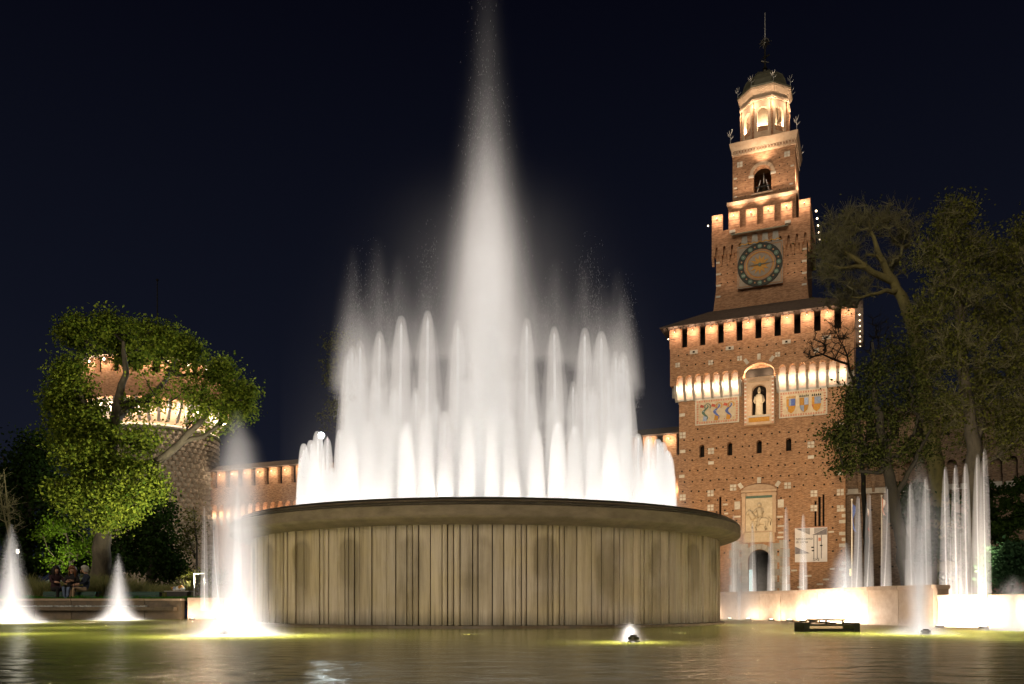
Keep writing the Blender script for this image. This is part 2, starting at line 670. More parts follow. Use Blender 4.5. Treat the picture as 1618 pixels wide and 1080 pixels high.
M["blue"] = mat("blue_enamel", (0.10, 0.16, 0.42), (0.07, 0.10, 0.28), 5, 0.7, 0)
M["skyblue"] = mat("pale_blue_enamel", (0.38, 0.45, 0.60), None, 5, 0.7, 0)
M["white"] = mat("white_paint", (0.78, 0.76, 0.72), (0.66, 0.64, 0.60), 2, 0.7, 0)
M["poster"] = mat("poster_paper", (0.66, 0.63, 0.62), (0.56, 0.53, 0.52), 1.4, 0.7, 0)
M["poster_grey"] = mat("poster_grey_print", (0.22, 0.20, 0.21), (0.12, 0.11, 0.12), 6, 0.7, 0)
M["poster_mid"] = mat("poster_pale_grey_print", (0.40, 0.38, 0.38), (0.30, 0.28, 0.28), 4, 0.7, 0)
M["ink"] = mat("black_print", (0.02, 0.02, 0.02), None, 4, 0.7, 0)
M["bark"] = mat("grey_bark", (0.13, 0.105, 0.07), (0.045, 0.036, 0.024), 3.0, 0.9, 0.8, (1, 1, 0.35))
M["bark_dark"] = mat("dark_bark", (0.035, 0.028, 0.016), (0.015, 0.012, 0.008), 3.0, 0.9, 0.6, (1, 1, 0.35))
M["bark_olive"] = mat("mossy_bark", (0.20, 0.165, 0.055), (0.09, 0.075, 0.03), 2.5, 0.9, 0.5, (1, 1, 0.4))
M["twig"] = mat("twig_bark", (0.20, 0.18, 0.085), (0.12, 0.105, 0.052), 2, 0.9, 0)
M["leaf_spring"] = leaf_mat("spring_leaf", (0.24, 0.28, 0.032), (0.05, 0.09, 0.012), 0.4)
M["leaf_dark"] = leaf_mat("dark_leaf", (0.028, 0.05, 0.010), (0.012, 0.024, 0.006), 0.3)
M["leaf_olive"] = leaf_mat("olive_leaf", (0.155, 0.155, 0.03), (0.035, 0.04, 0.010), 0.35)
M["leaf_ever"] = leaf_mat("evergreen_leaf", (0.07, 0.075, 0.018), (0.012, 0.017, 0.005), 0.2)
M["leaf_lime"] = leaf_mat("lime_leaf", (0.17, 0.28, 0.02), (0.07, 0.14, 0.012), 0.4)
M["leaf_blue"] = leaf_mat("bluish_leaf", (0.055, 0.11, 0.05), (0.02, 0.05, 0.022), 0.3)
M["grassblade"] = leaf_mat("dry_grass_blade", (0.23, 0.20, 0.08), (0.09, 0.105, 0.03), 0.3)
M["lawnblade"] = leaf_mat("lawn_blade", (0.05, 0.17, 0.02), (0.025, 0.09, 0.01), 0.3)
M["ground"] = mat("earth_and_paving", (0.14, 0.115, 0.08), (0.07, 0.06, 0.045), 0.6, 0.95, 0.2, world=True)
M["benchgreen"] = mat("dark_green_paint", (0.012, 0.06, 0.038), (0.008, 0.04, 0.026), 3, 0.5, 0)
M["skin"] = mat("skin", (0.52, 0.30, 0.20), (0.45, 0.25, 0.16), 3, 0.6, 0)
M["cloth_black"] = mat("black_cloth", (0.022, 0.018, 0.018), None, 4, 0.9, 0.1)
M["cloth_navy"] = mat("navy_cloth", (0.022, 0.028, 0.045), None, 4, 0.9, 0.1)
M["cloth_plum"] = mat("dark_plum_cloth", (0.045, 0.02, 0.024), None, 4, 0.9, 0.1)
M["denim"] = mat("denim", (0.16, 0.20, 0.30), (0.10, 0.13, 0.20), 6, 0.9, 0.1)
M["khaki"] = mat("khaki_cloth", (0.40, 0.28, 0.17), None, 6, 0.9, 0.1)
M["hair_brown"] = mat("brown_hair", (0.16, 0.06, 0.025), None, 8, 0.6, 0.1)
M["hair_black"] = mat("dark_hair", (0.02, 0.014, 0.012), None, 8, 0.6, 0.1)
M["hair_grey"] = mat("grey_hair", (0.45, 0.41, 0.36), None, 8, 0.6, 0.1)
M["foam"] = mat("white_foam", (0.75, 0.76, 0.74), (0.35, 0.36, 0.34), 9, 0.5, 0.3)
M["drop"] = leaf_mat("water_drop", (0.6, 0.58, 0.56), (0.4, 0.385, 0.375), 0.5)
WARM = (1.0, 0.70, 0.42)
JETC = (1.0, 0.93, 0.86)
M["lamp_warm"] = emit("lit_warm_lens", (1.0, 0.78, 0.50), 6.0)
M["lamp_white"] = emit("lit_white_lens", (0.90, 0.97, 1.0), 40.0)
M["lamp_pool"] = emit("lit_pool_lens", (1.0, 0.88, 0.66), 8.0)
M["lamp_shop"] = emit("lit_cyan_window", (0.65, 0.9, 0.85), 1.0)
M["lamp_yellow"] = emit("lit_yellow_window", (1.0, 0.8, 0.3), 1.3)
M["core"] = mist("jet_stream_water", 40.0)
M["mist_a"] = mist("jet_spray_dense", 3.6)
M["mist_b"] = mist("jet_spray_light", 1.3)
M["mist_c"] = mist("jet_spray_faint", 0.28)
M["mist_d"] = mist("jet_spray_veil", 0.10)
M["mist_s"] = mist("jet_head_spray", 2.7, (0.80, 0.76, 0.73))  # water colour greyed so the streams and short jets look brighter lit
M["mist_t"] = mist("arc_spray", 1.9)
M["thin"] = mist("arc_stream", 22.0)
M["mist_k"] = mist("short_jet_spray", 5.5)
M["mist_m"] = mist("jet_fall_spray", 0.7)


# ------------------------------------------------------------------ ground and water
def arc(cx, cy, r, d0, d1, n):
    return [(cx + r * math.cos(R(d0 + (d1 - d0) * i / n)), cy + r * math.sin(R(d0 + (d1 - d0) * i / n))) for i in range(n + 1)]


GZ = 0.62                                     # level of the gardens round the pool
RA = 9.9                                      # back of the right-hand ring wall
pool = [(-40, -14), (40, -14), (40, 8), (15.1, 12.4), (9.72, 18.4), (9.2, 20.1)]
pool += arc(FC[0], FC[1], 9.85, -8, 75, 30)
pool += [(-4, 31.5), (-11.0, 30.0), (-11.0, 28.35), (-40, 28.35)]
g = MB()
outer = [(-900, -900), (900, -900), (900, 1500), (-900, 1500)]
vs = [(x, y, GZ) for x, y in outer + pool]
g.add(vs, [tuple(t) for t in tessellate_polygon([[Vector((x, y, 0)) for x, y in outer], [Vector((x, y, 0)) for x, y in pool]])])
gr = g.build("ground", M["ground"])
tag(gr, kind="structure")
wv = MB()
wv.add([(-42, -16, 0), (42, -16, 0), (42, 34, 0), (-42, 34, 0)], [(0, 1, 2, 3)])
tag(wv.build("water", M["water"]), kind="structure")

# ------------------------------------------------------------------ the round basin
basin = empty("fountain_basin", "broad round stone drum of the fountain, sheathed in upright travertine slabs under a moulded rim", "fountain", (FC[0], FC[1], 0))
RD, ZT = 6.28, 2.12                           # drum radius, underside of the rim
MB().lathe([(RD - 0.12, -0.3), (RD - 0.12, ZT + 0.02)], 128).build("core_wall", M["joint"], basin)
a = 0.0
i = 0
pat = [0.30, 0.24, 0.27, 0.13, 0.12, 0.25, 0.22, 0.11, 0.14, 0.12, 0.26]
while a < 2 * PI - 0.012:
    w = pat[i % len(pat)] * rnd.uniform(0.88, 1.14) / RD
    w = min(w, 2 * PI - a)
    if 2 * PI - a - w < 0.012:
        w = 2 * PI - a
    g0, g1 = a + 0.0017, a + w - 0.0017
    ro = RD + rnd.choice((0, 0.016, 0.03, -0.016, 0.01))
    mb = MB()
    n = 3
    vs = []
    for k in range(n + 1):
        t = g0 + (g1 - g0) * k / n
        bev = 0.012 if k in (0, n) else 0.0
        for rr in (RD - 0.14, ro - bev):
            for z in (0.03, ZT):
                vs.append((rr * math.sin(t), -rr * math.cos(t), z))
    fs = []
    for k in range(n):
        o = k * 4
        fs += [(o + 2, o + 6, o + 7, o + 3), (o, o + 1, o + 5, o + 4), (o + 1, o + 3, o + 7, o + 5), (o, o + 4, o + 6, o + 2)]
    fs += [(0, 2, 3, 1), (n * 4, n * 4 + 1, n * 4 + 3, n * 4 + 2)]
    mb.add(vs, fs)
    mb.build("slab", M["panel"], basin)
    a += w
    i += 1
# rim: soffit, fascia, stacked fillets
MB().lathe([(RD - 0.3, ZT), (6.42, ZT), (6.62, ZT + 0.03), (6.78, ZT + 0.09), (6.82, ZT + 0.13), (6.82, ZT + 0.335), (6.79, ZT + 0.352), (5.75, ZT + 0.352)], 160).build("rim_fascia", M["rim"], basin, smooth=False)
z = ZT + 0.354
for k, (r0, h) in enumerate(((6.78, 0.055), (6.73, 0.05), (6.62, 0.06))):
    MB().lathe([(5.7, z), (r0, z), (r0 + 0.03, z + h * 0.5), (r0, z + h - 0.004), (5.7, z + h - 0.004)], 160).build("rim_moulding", M["rim_dark"] if k != 1 else M["rim"], basin)
    z += h
MB().lathe([(6.42, -0.2), (6.42, 0.055), (RD - 0.1, 0.075)], 128).build("foot_ring", M["wetstone"], basin)
MB().lathe([(0, 2.20), (5.72, 2.20), (5.72, 2.0)], 96).build("basin_water", M["water"], basin)
BZ = 2.2                                      # water level in the basin


# ------------------------------------------------------------------ jets
def dome_prof(rb, rt, h, n=16, pw=0.46):
    """Falling-water envelope: a rounded head that widens downward. rt is the radius just under the head."""
    pr = []
    for k in range(n + 1):
        q = k / n
        u = (1 - q) ** 2.2
        pr.append((rb * u ** pw if k < n else 0.0, h * (1 - u)))
    return pr


def lathe_mesh(name, prof, n, m):
    return MB().lathe(prof, n).mesh(name, m, True)


def droplet_cloud(name, n, h0, h1, r, seed, size=0.004):
    """Stray drops thrown up above a jet: a handful of thin streaks that scatter towards their tops."""
    q = np.random.RandomState(seed)
    ns = 9
    top = h0 + (h1 - h0) * (0.55 + 0.45 * q.rand(ns))
    sx, sy = q.normal(size=(2, ns)) * r * 0.34
    top = h0 + (top - h0) * np.exp(-(sx ** 2 + sy ** 2) / (r * r) * 0.8)
    k = q.randint(0, ns, n)
    t = q.rand(n) ** 1.9
    z = h0 + (top[k] - h0) * t
    w = r * (0.10 + 0.12 * t)
    c = np.stack([sx[k] * (1 - 0.3 * t) + q.normal(size=n) * w, sy[k] * (1 - 0.3 * t) + q.normal(size=n) * w, z], 1)
    s = size * (0.4 + q.rand(n))
    ln = s * (4.0 + 16 * q.rand(n))
    V = np.zeros((n, 4, 3))
    V[:, 0] = c + np.stack([s, 0 * s, -ln], 1)
    V[:, 1] = c + np.stack([-s * .5, s * .87, -ln], 1)
    V[:, 2] = c + np.stack([-s * .5, -s * .87, -ln], 1)
    V[:, 3] = c + np.stack([0 * s, 0 * s, ln], 1)
    base = np.arange(n)[:, None] * 4
    T = np.concatenate([base + np.array([[0, 2, 1]]), base + np.array([[0, 1, 3]]), base + np.array([[1, 2, 3]]), base + np.array([[2, 0, 3]])], 0)
    me = np_mesh(name, V.reshape(-1, 3), T, M["drop"])
    d = me.data
    bpy.data.objects.remove(me)
    return d


H_OUT, H_MID = 2.45, 5.1
out_spray = [lathe_mesh("spray", dome_prof(0.225, 0.10, h, 20, 0.27), 14, M["mist_k"]) for h in (H_OUT, H_OUT * 0.95, H_OUT * 1.04)]
out_core = lathe_mesh("stream", [(0.035, 0), (0.030, H_OUT * 0.92), (0.0, H_OUT * 0.95)], 8, M["core"])
for i in range(64):
    t = 2 * PI * (i + 0.5) / 64 + rnd.uniform(-0.012, 0.012)
    rr = 5.0
    o = empty("short_water_jet", "one of the short white jets in the outer ring just inside the basin rim", "water jet", (FC[0] + rr * math.sin(t), FC[1] - rr * math.cos(t), BZ), group="short jets in the outer ring of the basin")
    k = rnd.randrange(3)
    s = link("spray", out_spray[k], o)
    sw = rnd.uniform(0.85, 1.15)
    s.scale = (sw, sw, rnd.uniform(0.93, 1.04))
    link("stream", out_core, o)
mid_spray = [lathe_mesh("spray", dome_prof(0.58, 0.13, h, 22, 0.42), 16, M["mist_m"]) for h in (H_MID, H_MID * 0.96)]
mid_inner = lathe_mesh("inner_spray", dome_prof(0.33, 0.085, H_MID * 1.01, 24, 0.31), 14, M["mist_s"])
mid_core = lathe_mesh("stream", [(0.04, 0), (0.034, H_MID * 0.96), (0.0, H_MID * 0.985)], 8, M["core"])
mid_drop = [droplet_cloud("droplets", 2000, H_MID * 0.70, H_MID * 1.0 + hh * 1.35, 0.55, 40 + k, 0.0014) for k, hh in enumerate((2.3, 1.5, 2.0, 1.0))]
stray = []
for k, hh in enumerate((3.4, 2.6, 3.0)):
    sm = soft_mist("stray_spray", (0.0, 0.8, hh * 0.6, hh), (0.65, 0.44, 0.22, 0.0), (0.42, 0.34, 0.24, 0.10), streak=3.6)
    stray.append(MB().lathe([(0.62, 0), (0.55, hh * 0.5), (0.25, hh * 0.95), (0, hh)], 12).mesh("stray_spray", sm))
for i in range(30):
    t = 2 * PI * (i + 0.3) / 30 + rnd.uniform(-0.035, 0.035)
    rr = 3.78
    o = empty("tall_water_jet", "one of the tall round-headed white jets in the inner ring round the central plume", "water jet", (FC[0] + rr * math.sin(t), FC[1] - rr * math.cos(t), BZ), group="tall jets in the inner ring of the basin")
    sh, sw = rnd.uniform(0.95, 1.03), rnd.uniform(0.85, 1.15)
    tilt = (rnd.uniform(-0.012, 0.012), rnd.uniform(-0.012, 0.012), rnd.uniform(0, 6))
    link("spray", mid_spray[i % 2], o, rot=tilt, scale=(sw, sw, sh))
    link("inner_spray", mid_inner, o, rot=tilt, scale=(sw, sw, sh))
    link("stream", mid_core, o, rot=tilt, scale=(1, 1, sh))
    hs_ = rnd.uniform(0.75, 1.2)
    link("stray_spray", stray[i % 3], o, (0, 0, H_MID * 0.80), (0, 0, rnd.uniform(0, 6)), (1, 1, hs_))
    link("droplets", mid_drop[rnd.randrange(4)], o, rot=(0, 0, rnd.uniform(0, 6)))

plume = empty("central_plume", "tallest plume of white water shooting up from the middle of the round basin", "water jet", (FC[0], FC[1], BZ))


def spike(h, rb, pw, n=22):
    pr = [(rb * (1 - s) ** pw, h * s) for s in [k / n for k in range(n + 1)]]
    pr[-1] = (0, h)
    return pr


PZ = (0.0, 5.0, 8.0, 10.0, 11.5, 13.0, 15.0, 17.6)
pm = soft_mist("plume_spray", PZ, (2.4, 2.2, 1.75, 0.68, 0.24, 0.095, 0.038, 0.008), (0.74, 0.72, 0.62, 0.50, 0.42, 0.35, 0.27, 0.16), streak=1.2)
MB().lathe([(1.75, 0.02), (1.75, 6), (1.5, 9), (1.1, 12), (0.8, 15), (0.35, 17.5), (0, 17.6)], 24).build("spray", pm, plume)
link("droplets", droplet_cloud("droplets", 5000, 5.5, 17.2, 1.2, 91, 0.0018), plume)
hm = soft_mist("basin_haze", (0.0, 0.7, 1.6, 3.5, 5.5, 7.5, 10.0), (1.3, 0.5, 0.18, 0.12, 0.08, 0.035, 0.0), (3.1, 3.0, 2.8, 2.5, 2.2, 2.0, 1.8), streak=0.8)
ms = MB().lathe([(5.6, 0.03), (5.6, 6.5), (4.6, 9.5), (0, 10.0)], 40).build("basin_mist", hm, None, (FC[0], FC[1], BZ))
tag(ms, kind="stuff")

# lamps under the basin water
for i in range(16):
    t = 2 * PI * i / 16
    x, y = FC[0] + 4.4 * math.sin(t), FC[1] - 4.4 * math.cos(t)
    lamp("SPOT", (x, y, BZ - 3.0), 860, JETC, None, 0.1, (x, y, 20), 62, 0.9, shadow=False)
for i in range(20):
    t = 2 * PI * (i + 0.5) / 20
    x, y = FC[0] + 5.0 * math.sin(t), FC[1] - 5.0 * math.cos(t)
    lamp("SPOT", (x, y, BZ - 1.3), 520, JETC, None, 0.1, (x, y, 20), 56, 0.8, shadow=False)
for i in range(5):
    t = 2 * PI * (i + 0.5) / 5
    x, y = FC[0] + 1.0 * math.sin(t), FC[1] - 1.0 * math.cos(t)
    lamp("SPOT", (x, y, BZ - 3.0), 1500, JETC, None, 0.1, (FC[0], FC[1], BZ + 14), 30, 0.9, shadow=False)


def pool_jet(u, Y, vtop, label, wid, dens, name="foam_jet", nozzle=None, power=100, glow=60, base=1.0, nz_dx=0.0):
    """wid: Gaussian half-widths of the spray from foot to top (m); dens: its densities."""
    p = P(u, 956, Y)
    h = EYE + (956 - vtop) / F * Y
    o = empty(name, label, "water jet", (p.x, p.y, 0))
    k = len(wid)
    zs = [h * i / (k - 1) for i in range(k)]
    sm = soft_mist("foam_spray", zs, dens, wid, streak=0.7)
    MB().lathe([(max(0.03, 2.3 * w), max(z, 0.005)) for z, w in zip(zs, wid)] + [(0, h + 0.01)], 20).build("spray", sm, o)
    q = [(0.02 if base else 0.05, 0.006), (0.07 if h > 1 else 0.05, h * 0.3), (0.05 if h > 1 else 0.045, h * 0.55), (0.0, h * 0.72)]
    MB().lathe(q, 16).build("stream", M["mist_k"] if name != "bubble_jet" else M["core"], o, smooth=True)
    if base:
        fm = soft_mist("foot_foam", (0.0, 0.12, 0.3, 0.5), (4.0, 2.0, 0.5, 0.0), (0.40 * base, 0.28 * base, 0.2 * base, 0.15 * base))
        MB().lathe([(0.85 * base, 0.004), (0.7 * base, 0.2), (0.4 * base, 0.5), (0, 0.51)], 24).build("foot_foam", fm, o)
    lamp("SPOT", (0, 0, -1.0 - 0.5 * h), power * 3.0 * (0.5 + 0.5 * h), JETC, o, 0.08, (0, 0, 10), 60, 0.9, shadow=False)
    if glow:
        lamp("POINT", (0, 0, -0.45), glow * 0.6, (1.0, 0.96, 0.80), o, 0.1)
    if nozzle:
        nz = empty("jet_nozzle", nozzle, "nozzle", (p.x + nz_dx, p.y - 0.2, 0))
        MB().lathe([(0.05, -0.3), (0.05, 0.035), (0.072, 0.04), (0.072, 0.075), (0.045, 0.08), (0.04, 0.10), (0, 0.10)], 12).build("body", M["bronze"], nz)
        MB().lathe([(0.075, 0.01), (0.085, 0.018), (0.075, 0.026)], 12).build("collar", M["iron"], nz)
    return o


pool_jet(375, 12.6, 648, "tall foaming column of water in the pool in front of the drum's left end",
         (0.36, 0.30, 0.27, 0.25, 0.235, 0.215, 0.17, 0.05), (2.6, 2.6, 2.8, 3.0, 3.2, 3.0, 2.0, 0.3), nozzle="dark nozzle at the foot of the tall foaming column by the drum's left end", power=430, glow=60, base=1.25, nz_dx=-0.13)
pool_jet(18, 21.5, 828, "wide foaming cone of water at the pool's far left edge",
         (0.38, 0.26, 0.195, 0.145, 0.10, 0.04), (4.5, 4.5, 5.0, 5.5, 5.5, 1.0), power=330, glow=60, base=1.6)
pool_jet(187, 25.5, 874, "slim foaming cone of water in front of the park bench with nobody on it",
         (0.31, 0.23, 0.175, 0.13, 0.09, 0.035), (4.5, 4.5, 5.0, 5.5, 5.5, 1.0), power=300, glow=45, base=1.4)
pool_jet(1453, 13.3, 722, "tall foaming column of water in the pool in front of the row of thin arcs",
         (0.085, 0.11, 0.16, 0.22, 0.24, 0.20, 0.12, 0.04), (9, 6, 2.6, 1.6, 1.6, 1.8, 1.6, 0.3), nozzle="dark nozzle at the foot of the tall column before the bright right-hand wall", power=190, glow=50, base=0.9)
pool_jet(1600, 15.2, 908, "squat foaming dome of water at the pool's far right edge",
         (0.26, 0.24, 0.21, 0.16, 0.06), (2.2, 2.4, 2.6, 2.4, 0.4), power=110, glow=50, base=1.1)
pool_jet(1168, 26.5, 815, "hazy white spray falling just behind the drum's right end",
         (0.62, 0.55, 0.48, 0.38, 0.26, 0.10), (0.55, 0.6, 0.7, 0.8, 0.8, 0.2), power=110, glow=0, base=0)
pool_jet(1335, 24.5, 858, "pointed dome of spray in front of the yellow lit window",
         (0.40, 0.34, 0.27, 0.20, 0.08), (1.0, 1.4, 2.0, 2.6, 0.8), power=420, glow=0, base=0)
pool_jet(995, 10.6, 984, "small low bubble of lit water in front of the drum",
         (0.062, 0.064, 0.056, 0.022), (22, 26, 26, 8), name="bubble_jet", nozzle="small nozzle under the low bubble of lit water before the drum", power=210, glow=22, base=0.35, nz_dx=0.02)


def thin_jet(u, Y, vtop, label, lean=0.0, z0=0.6, dense=True):
    p = P(u, 956, Y)
    h = EYE + (956 - vtop) / F * Y - z0
    o = empty("thin_water_jet", label, "water jet", (p.x, p.y, z0))
    pts = [(-lean * math.sin(PI / 2 * k / 8), 0, h * 0.975 * k / 8) for k in range(9)]
    MB().tube(pts, [0.021 - 0.0011 * k for k in range(9)], 7).build("stream", M["thin"], o, smooth=True)
    mb = MB().lathe(dome_prof(0.145, 0.085, h, 20, 0.36), 12, (-lean * 0.6, 0, 0))
    mb.build("spray", M["mist_t"], o, smooth=True)
    lamp("SPOT", (0, 0, -1.0), 420, (1.0, 0.88, 0.76), o, 0.05, (0, 0, 10), 24, 0.8, shadow=False)
    return o


def ring_far(u, r=10.25):
    k = (u - 809) / F
    A = 1 + k * k
    B = 2 * (k * -FC[0]) - 2 * FC[1]
    C = FC[0] ** 2 + FC[1] ** 2 - r * r
    D = B * B - 4 * A * C
    return (-B + math.sqrt(max(D, 0))) / (2 * A)


thin = [(1160, 812, "thin arc of water next to the drum's right end"), (1190, 824, "thin arc of water in front of the castle gate's left jamb"), (1219, 838, "thin arc of water in front of the castle gate's right jamb"),
        (1243, 799, "tallest thin arc of water between the castle gate and the grey banner"), (1270, 811, "thin arc of water crossing the grey banner"),
        (1352, 783, "thin arc of water beside the blue flag"), (1369, 778, "thin arc of water beside the red and white flag"), (1396, 768, "thin arc of water beside the pale flag")]
for u, v, lb in thin:
    thin_jet(u, ring_far(u), v, lb, lean=0.03 if u < 1340 else -0.10)
for u, Y, v, lb in ((1441, 19.6, 761, "thin arc of water directly left of the tall foaming column"), (1465, 19.3, 752, "thin arc of water directly right of the tall foaming column"),
                    (1496, 18.9, 736, "first arc from the left in the group of five tall arcs under the trees"), (1512, 18.7, 734, "second arc from the left in the group of five tall arcs under the trees"), (1528, 18.5, 731, "third arc from the left in the group of five tall arcs under the trees"),
                    (1547, 18.1, 717, "fourth arc from the left in the group of five tall arcs under the trees"), (1558, 17.9, 708, "fifth and tallest arc in the group of five tall arcs under the trees")):
    thin_jet(u, Y, v, lb, lean=0.05)
thin_jet(323, 27.6, 799, "left one of two thin jets of water beside the round stone tower", z0=0.3)
thin_jet(347, 27.6, 807, "right one of two thin jets of water, bent over beside the round stone tower", lean=0.22, z0=0.3)

# ------------------------------------------------------------------ pool walls
def wall_run(name, label, pts, h, thick, stone, m_wall, m_cope, base=-0.4, cope=0.09, over=0.05):
    """A low wall along a plan polyline built of blocks with a coping of separate slabs (both are parts)."""
    o = empty(name, label, "low wall")
    pts = [Vector((x, y, 0)) for x, y in pts]
    L = [0.0]
    for i in range(1, len(pts)):
        L.append(L[-1] + (pts[i] - pts[i - 1]).length)

    def at(s):
        s = min(max(s, 0), L[-1])
        for i in range(1, len(pts)):
            if s <= L[i] + 1e-9:
                return pts[i - 1].lerp(pts[i], (s - L[i - 1]) / (L[i] - L[i - 1]))
        return pts[-1]

    n = max(1, round(L[-1] / stone))
    for i in range(n):
        s0, s1 = L[-1] * i / n, L[-1] * (i + 1) / n
        a, b = at(s0 + 0.008), at(s1 - 0.008)
        d = (b - a).normalized()
        nn = Vector((-d.y, d.x, 0))
        for part, w0, w1, z0, z1, mm in (("wall_block", 0, thick, base, h - cope, m_wall), ("coping_slab", -over, thick + over, h - cope + 0.002, h + rnd.uniform(-0.004, 0.004), m_cope)):
            vs = [a + nn * w0, b + nn * w0, b + nn * w1, a + nn * w1]
            vv = [(p.x, p.y, z0) for p in vs] + [(p.x, p.y, z1) for p in vs]
            MB().add(vv, [(0, 3, 2, 1), (4, 5, 6, 7), (0, 1, 5, 4), (1, 2, 6, 5), (2, 3, 7, 6), (3, 0, 4, 7)]).build(part, mm, o)
    return o


ra = arc(FC[0], FC[1], 9.45, 75, -8, 40) + [(8.85, 20.0), (9.35, 18.25)]
wall_run("ring_wall", "curved pink granite wall of the pool between the drum and the stepped pier", ra, 0.93, 0.42, 1.1, M["pinkstone"], M["pinkstone"])
wall_run("outer_pool_wall", "lower pink granite wall of the pool beyond the stepped pier", [(9.36, 18.1), (14.8, 12.1)], 0.70, 0.45, 1.0, M["pinkstone"], M["pinkstone"])
wall_run("back_pool_wall", "pink granite wall end of the pool beside the drum's left end", [(-11.05, 28.0), (-4.5, 30.3)], 0.73, 0.5, 1.15, M["pinkstone"], M["pinkstone"], cope=0.13, over=0.12)
wall_run("garden_pool_wall", "dark wet brown wall of the pool below the bench with seated people", [(-40, 28.0), (-11.25, 28.0)], 0.70, 0.34, 1.25, M["wetstone"], M["pinkstone"], cope=0.07)
lip = MB().box(-24.0, -11.4, 27.72, 27.99, 0.30, 0.42).build("cascade_ledge", M["wetstone"])
tag(lip, "narrow dark ledge with foaming water along the foot of the brown pool wall", "ledge")
q = np.random.RandomState(5)
mb = MB()
for k in range(170):
    x = -17.0 + 4.6 * (k / 170) + q.rand() * 0.04
    mb.ball((x, 27.84 + q.rand() * 0.1, 0.43 + q.rand() * 0.015), 0.03 + 0.03 * q.rand(), 5, 3, 0.7)
tag(mb.build("foam", M["foam"]), kind="stuff")

# lamps at the foot of the pool walls
def pool_lamp(x, y, power, label, n=None):
    o = empty("pool_lamp", label, "lamp", (x, y, 0), group="lamps in the water along the pool walls")
    MB().lathe([(0.05, -0.25), (0.085, -0.02), (0.10, 0.02), (0.09, 0.045), (0.075, 0.045)], 12).build("housing", M["bronze"], o)
    MB().lathe([(0.076, 0.03), (0.05, 0.055), (0, 0.062)], 12).build("lens", M["lamp_pool"], o)
    n = n or (x - FC[0], y - FC[1])
    k = math.hypot(*n)
    lamp("SPOT", (0, 0, 0.10), power * 2.2, (1.0, 0.85, 0.70), o, 0.05, (n[0] / k, n[1] / k, 0.85), 150, 0.3)


LBL = "round lit lamp in the water at the foot of the pink granite pool wall"
for dg, pw in ((35, 14), (29, 6), (23.5, 16), (16, 20), (9.5, 40), (4, 66), (-1, 90), (-5.5, 95), (-9.5, 90), (-13, 80)):
    t = R(dg)
    pool_lamp(FC[0] + 9.08 * math.cos(t), FC[1] + 9.08 * math.sin(t), pw, LBL)
for x, y, pw in ((9.15, 17.6, 85), (9.75, 17.0, 80), (10.35, 16.35, 80), (10.95, 15.7, 80)):
    pool_lamp(x, y, pw, LBL, (1, 1))
pool_lamp(-10.75, 27.65, 20, LBL, (-0.3, 1))
pool_lamp(-10.0, 27.95, 22, LBL, (-0.3, 1))

for k in range(7):  # unseen spots added in the pool to brighten the drum front
    t = R(-66 + 22 * k)
    x, y = FC[0] + (RD + 3.4) * math.sin(t), FC[1] - (RD + 3.4) * math.cos(t)
    lamp("SPOT", (x, y, 0.03), 115, (1.0, 0.90, 0.72), None, 0.1, (FC[0] + RD * math.sin(t), FC[1] - RD * math.cos(t), 1.3), 120, 1.0)
# lamps down in the pool: they light the turbid water from below
for u, Y, d, pw in ((18, 21.3, 1.0, 420), (187, 25.3, 0.9, 260), (375, 12.7, 1.0, 420), (250, 12.6, 0.9, 130), (20, 13.6, 0.8, 260), (110, 17.5, 1.3, 300), (330, 19.0, 1.3, 260), (480, 12.8, 0.9, 110),
                     (1453, 13.2, 0.9, 300), (1600, 15.0, 0.9, 300), (1290, 15.4, 1.0, 160), (1370, 13.6, 0.8, 160), (1180, 19.5, 1.2, 200), (1520, 14.6, 0.9, 240), (1600, 11.5, 0.8, 90)):
    p = P(u, 956, Y)
    lamp("POINT", (p.x, p.y, -d), pw, (1.0, 0.95, 0.70), None, 0.15)
for u, pw in ((965, 26), (1030, 20), (995, 24)):
    p = P(u, 956, 10.4)
    lamp("POINT", (p.x, p.y, -0.35), pw, (1.0, 0.90, 0.60), None, 0.05)
# low metal grating standing in the pool
gt = empty("pump_grate", "low dark metal grating with a rail standing in the pool before the bright wall", "grate", (5.75, 14.8, 0))
MB().box(-0.48, 0.48, 0, 0.5, 0.10, 0.13).build("top_plate", M["bronze"], gt)
for s in (-1, 1):
    MB().box(s * 0.45 - 0.05, s * 0.45 + 0.05, -0.02, 0.5, -0.2, 0.16).build("end_post", M["iron"], gt)
MB().box(-0.4, 0.4, 0.0, 0.03, -0.05, 0.055).build("front_plate", M["iron"], gt)
for k in range(3):
    MB().box(-0.33 + k * 0.30, -0.30 + k * 0.30, 0.2, 0.23, 0.132, 0.19).build("rail_post", M["bronze"], gt)
MB().box(-0.37, 0.33, 0.195, 0.235, 0.191, 0.225).build("rail", M["bronze"], gt)
# ------------------------------------------------------------------ castle
TH = R(-23.26)
TC = (26.85, 89.4, 0.0)
CAST_LIGHT = (1.0, 0.76, 0.54)
MER_LIGHT = (1.0, 0.70, 0.50)


def arch_pts(x, w, z0, z1, n=8, flat=1.0):
    """Closed loop of a round-headed opening; z1 is the crown."""
    r = w / 2
    zs = z1 - r * flat
    pts = [(x - r, z0), (x + r, z0)]
    for k in range(n + 1):
        t = PI * k / n
        pts.append((x + r * math.cos(t), zs + r * flat * math.sin(t)))
    return pts


def rect(x0, x1, z0, z1):
    return [(x0, z0), (x1, z0), (x1, z1), (x0, z1)]


tower = empty("gate_tower", "tall brick gate tower with a clock, an arched belfry and a domed lantern", "tower", TC, TH)
HW = 8.7
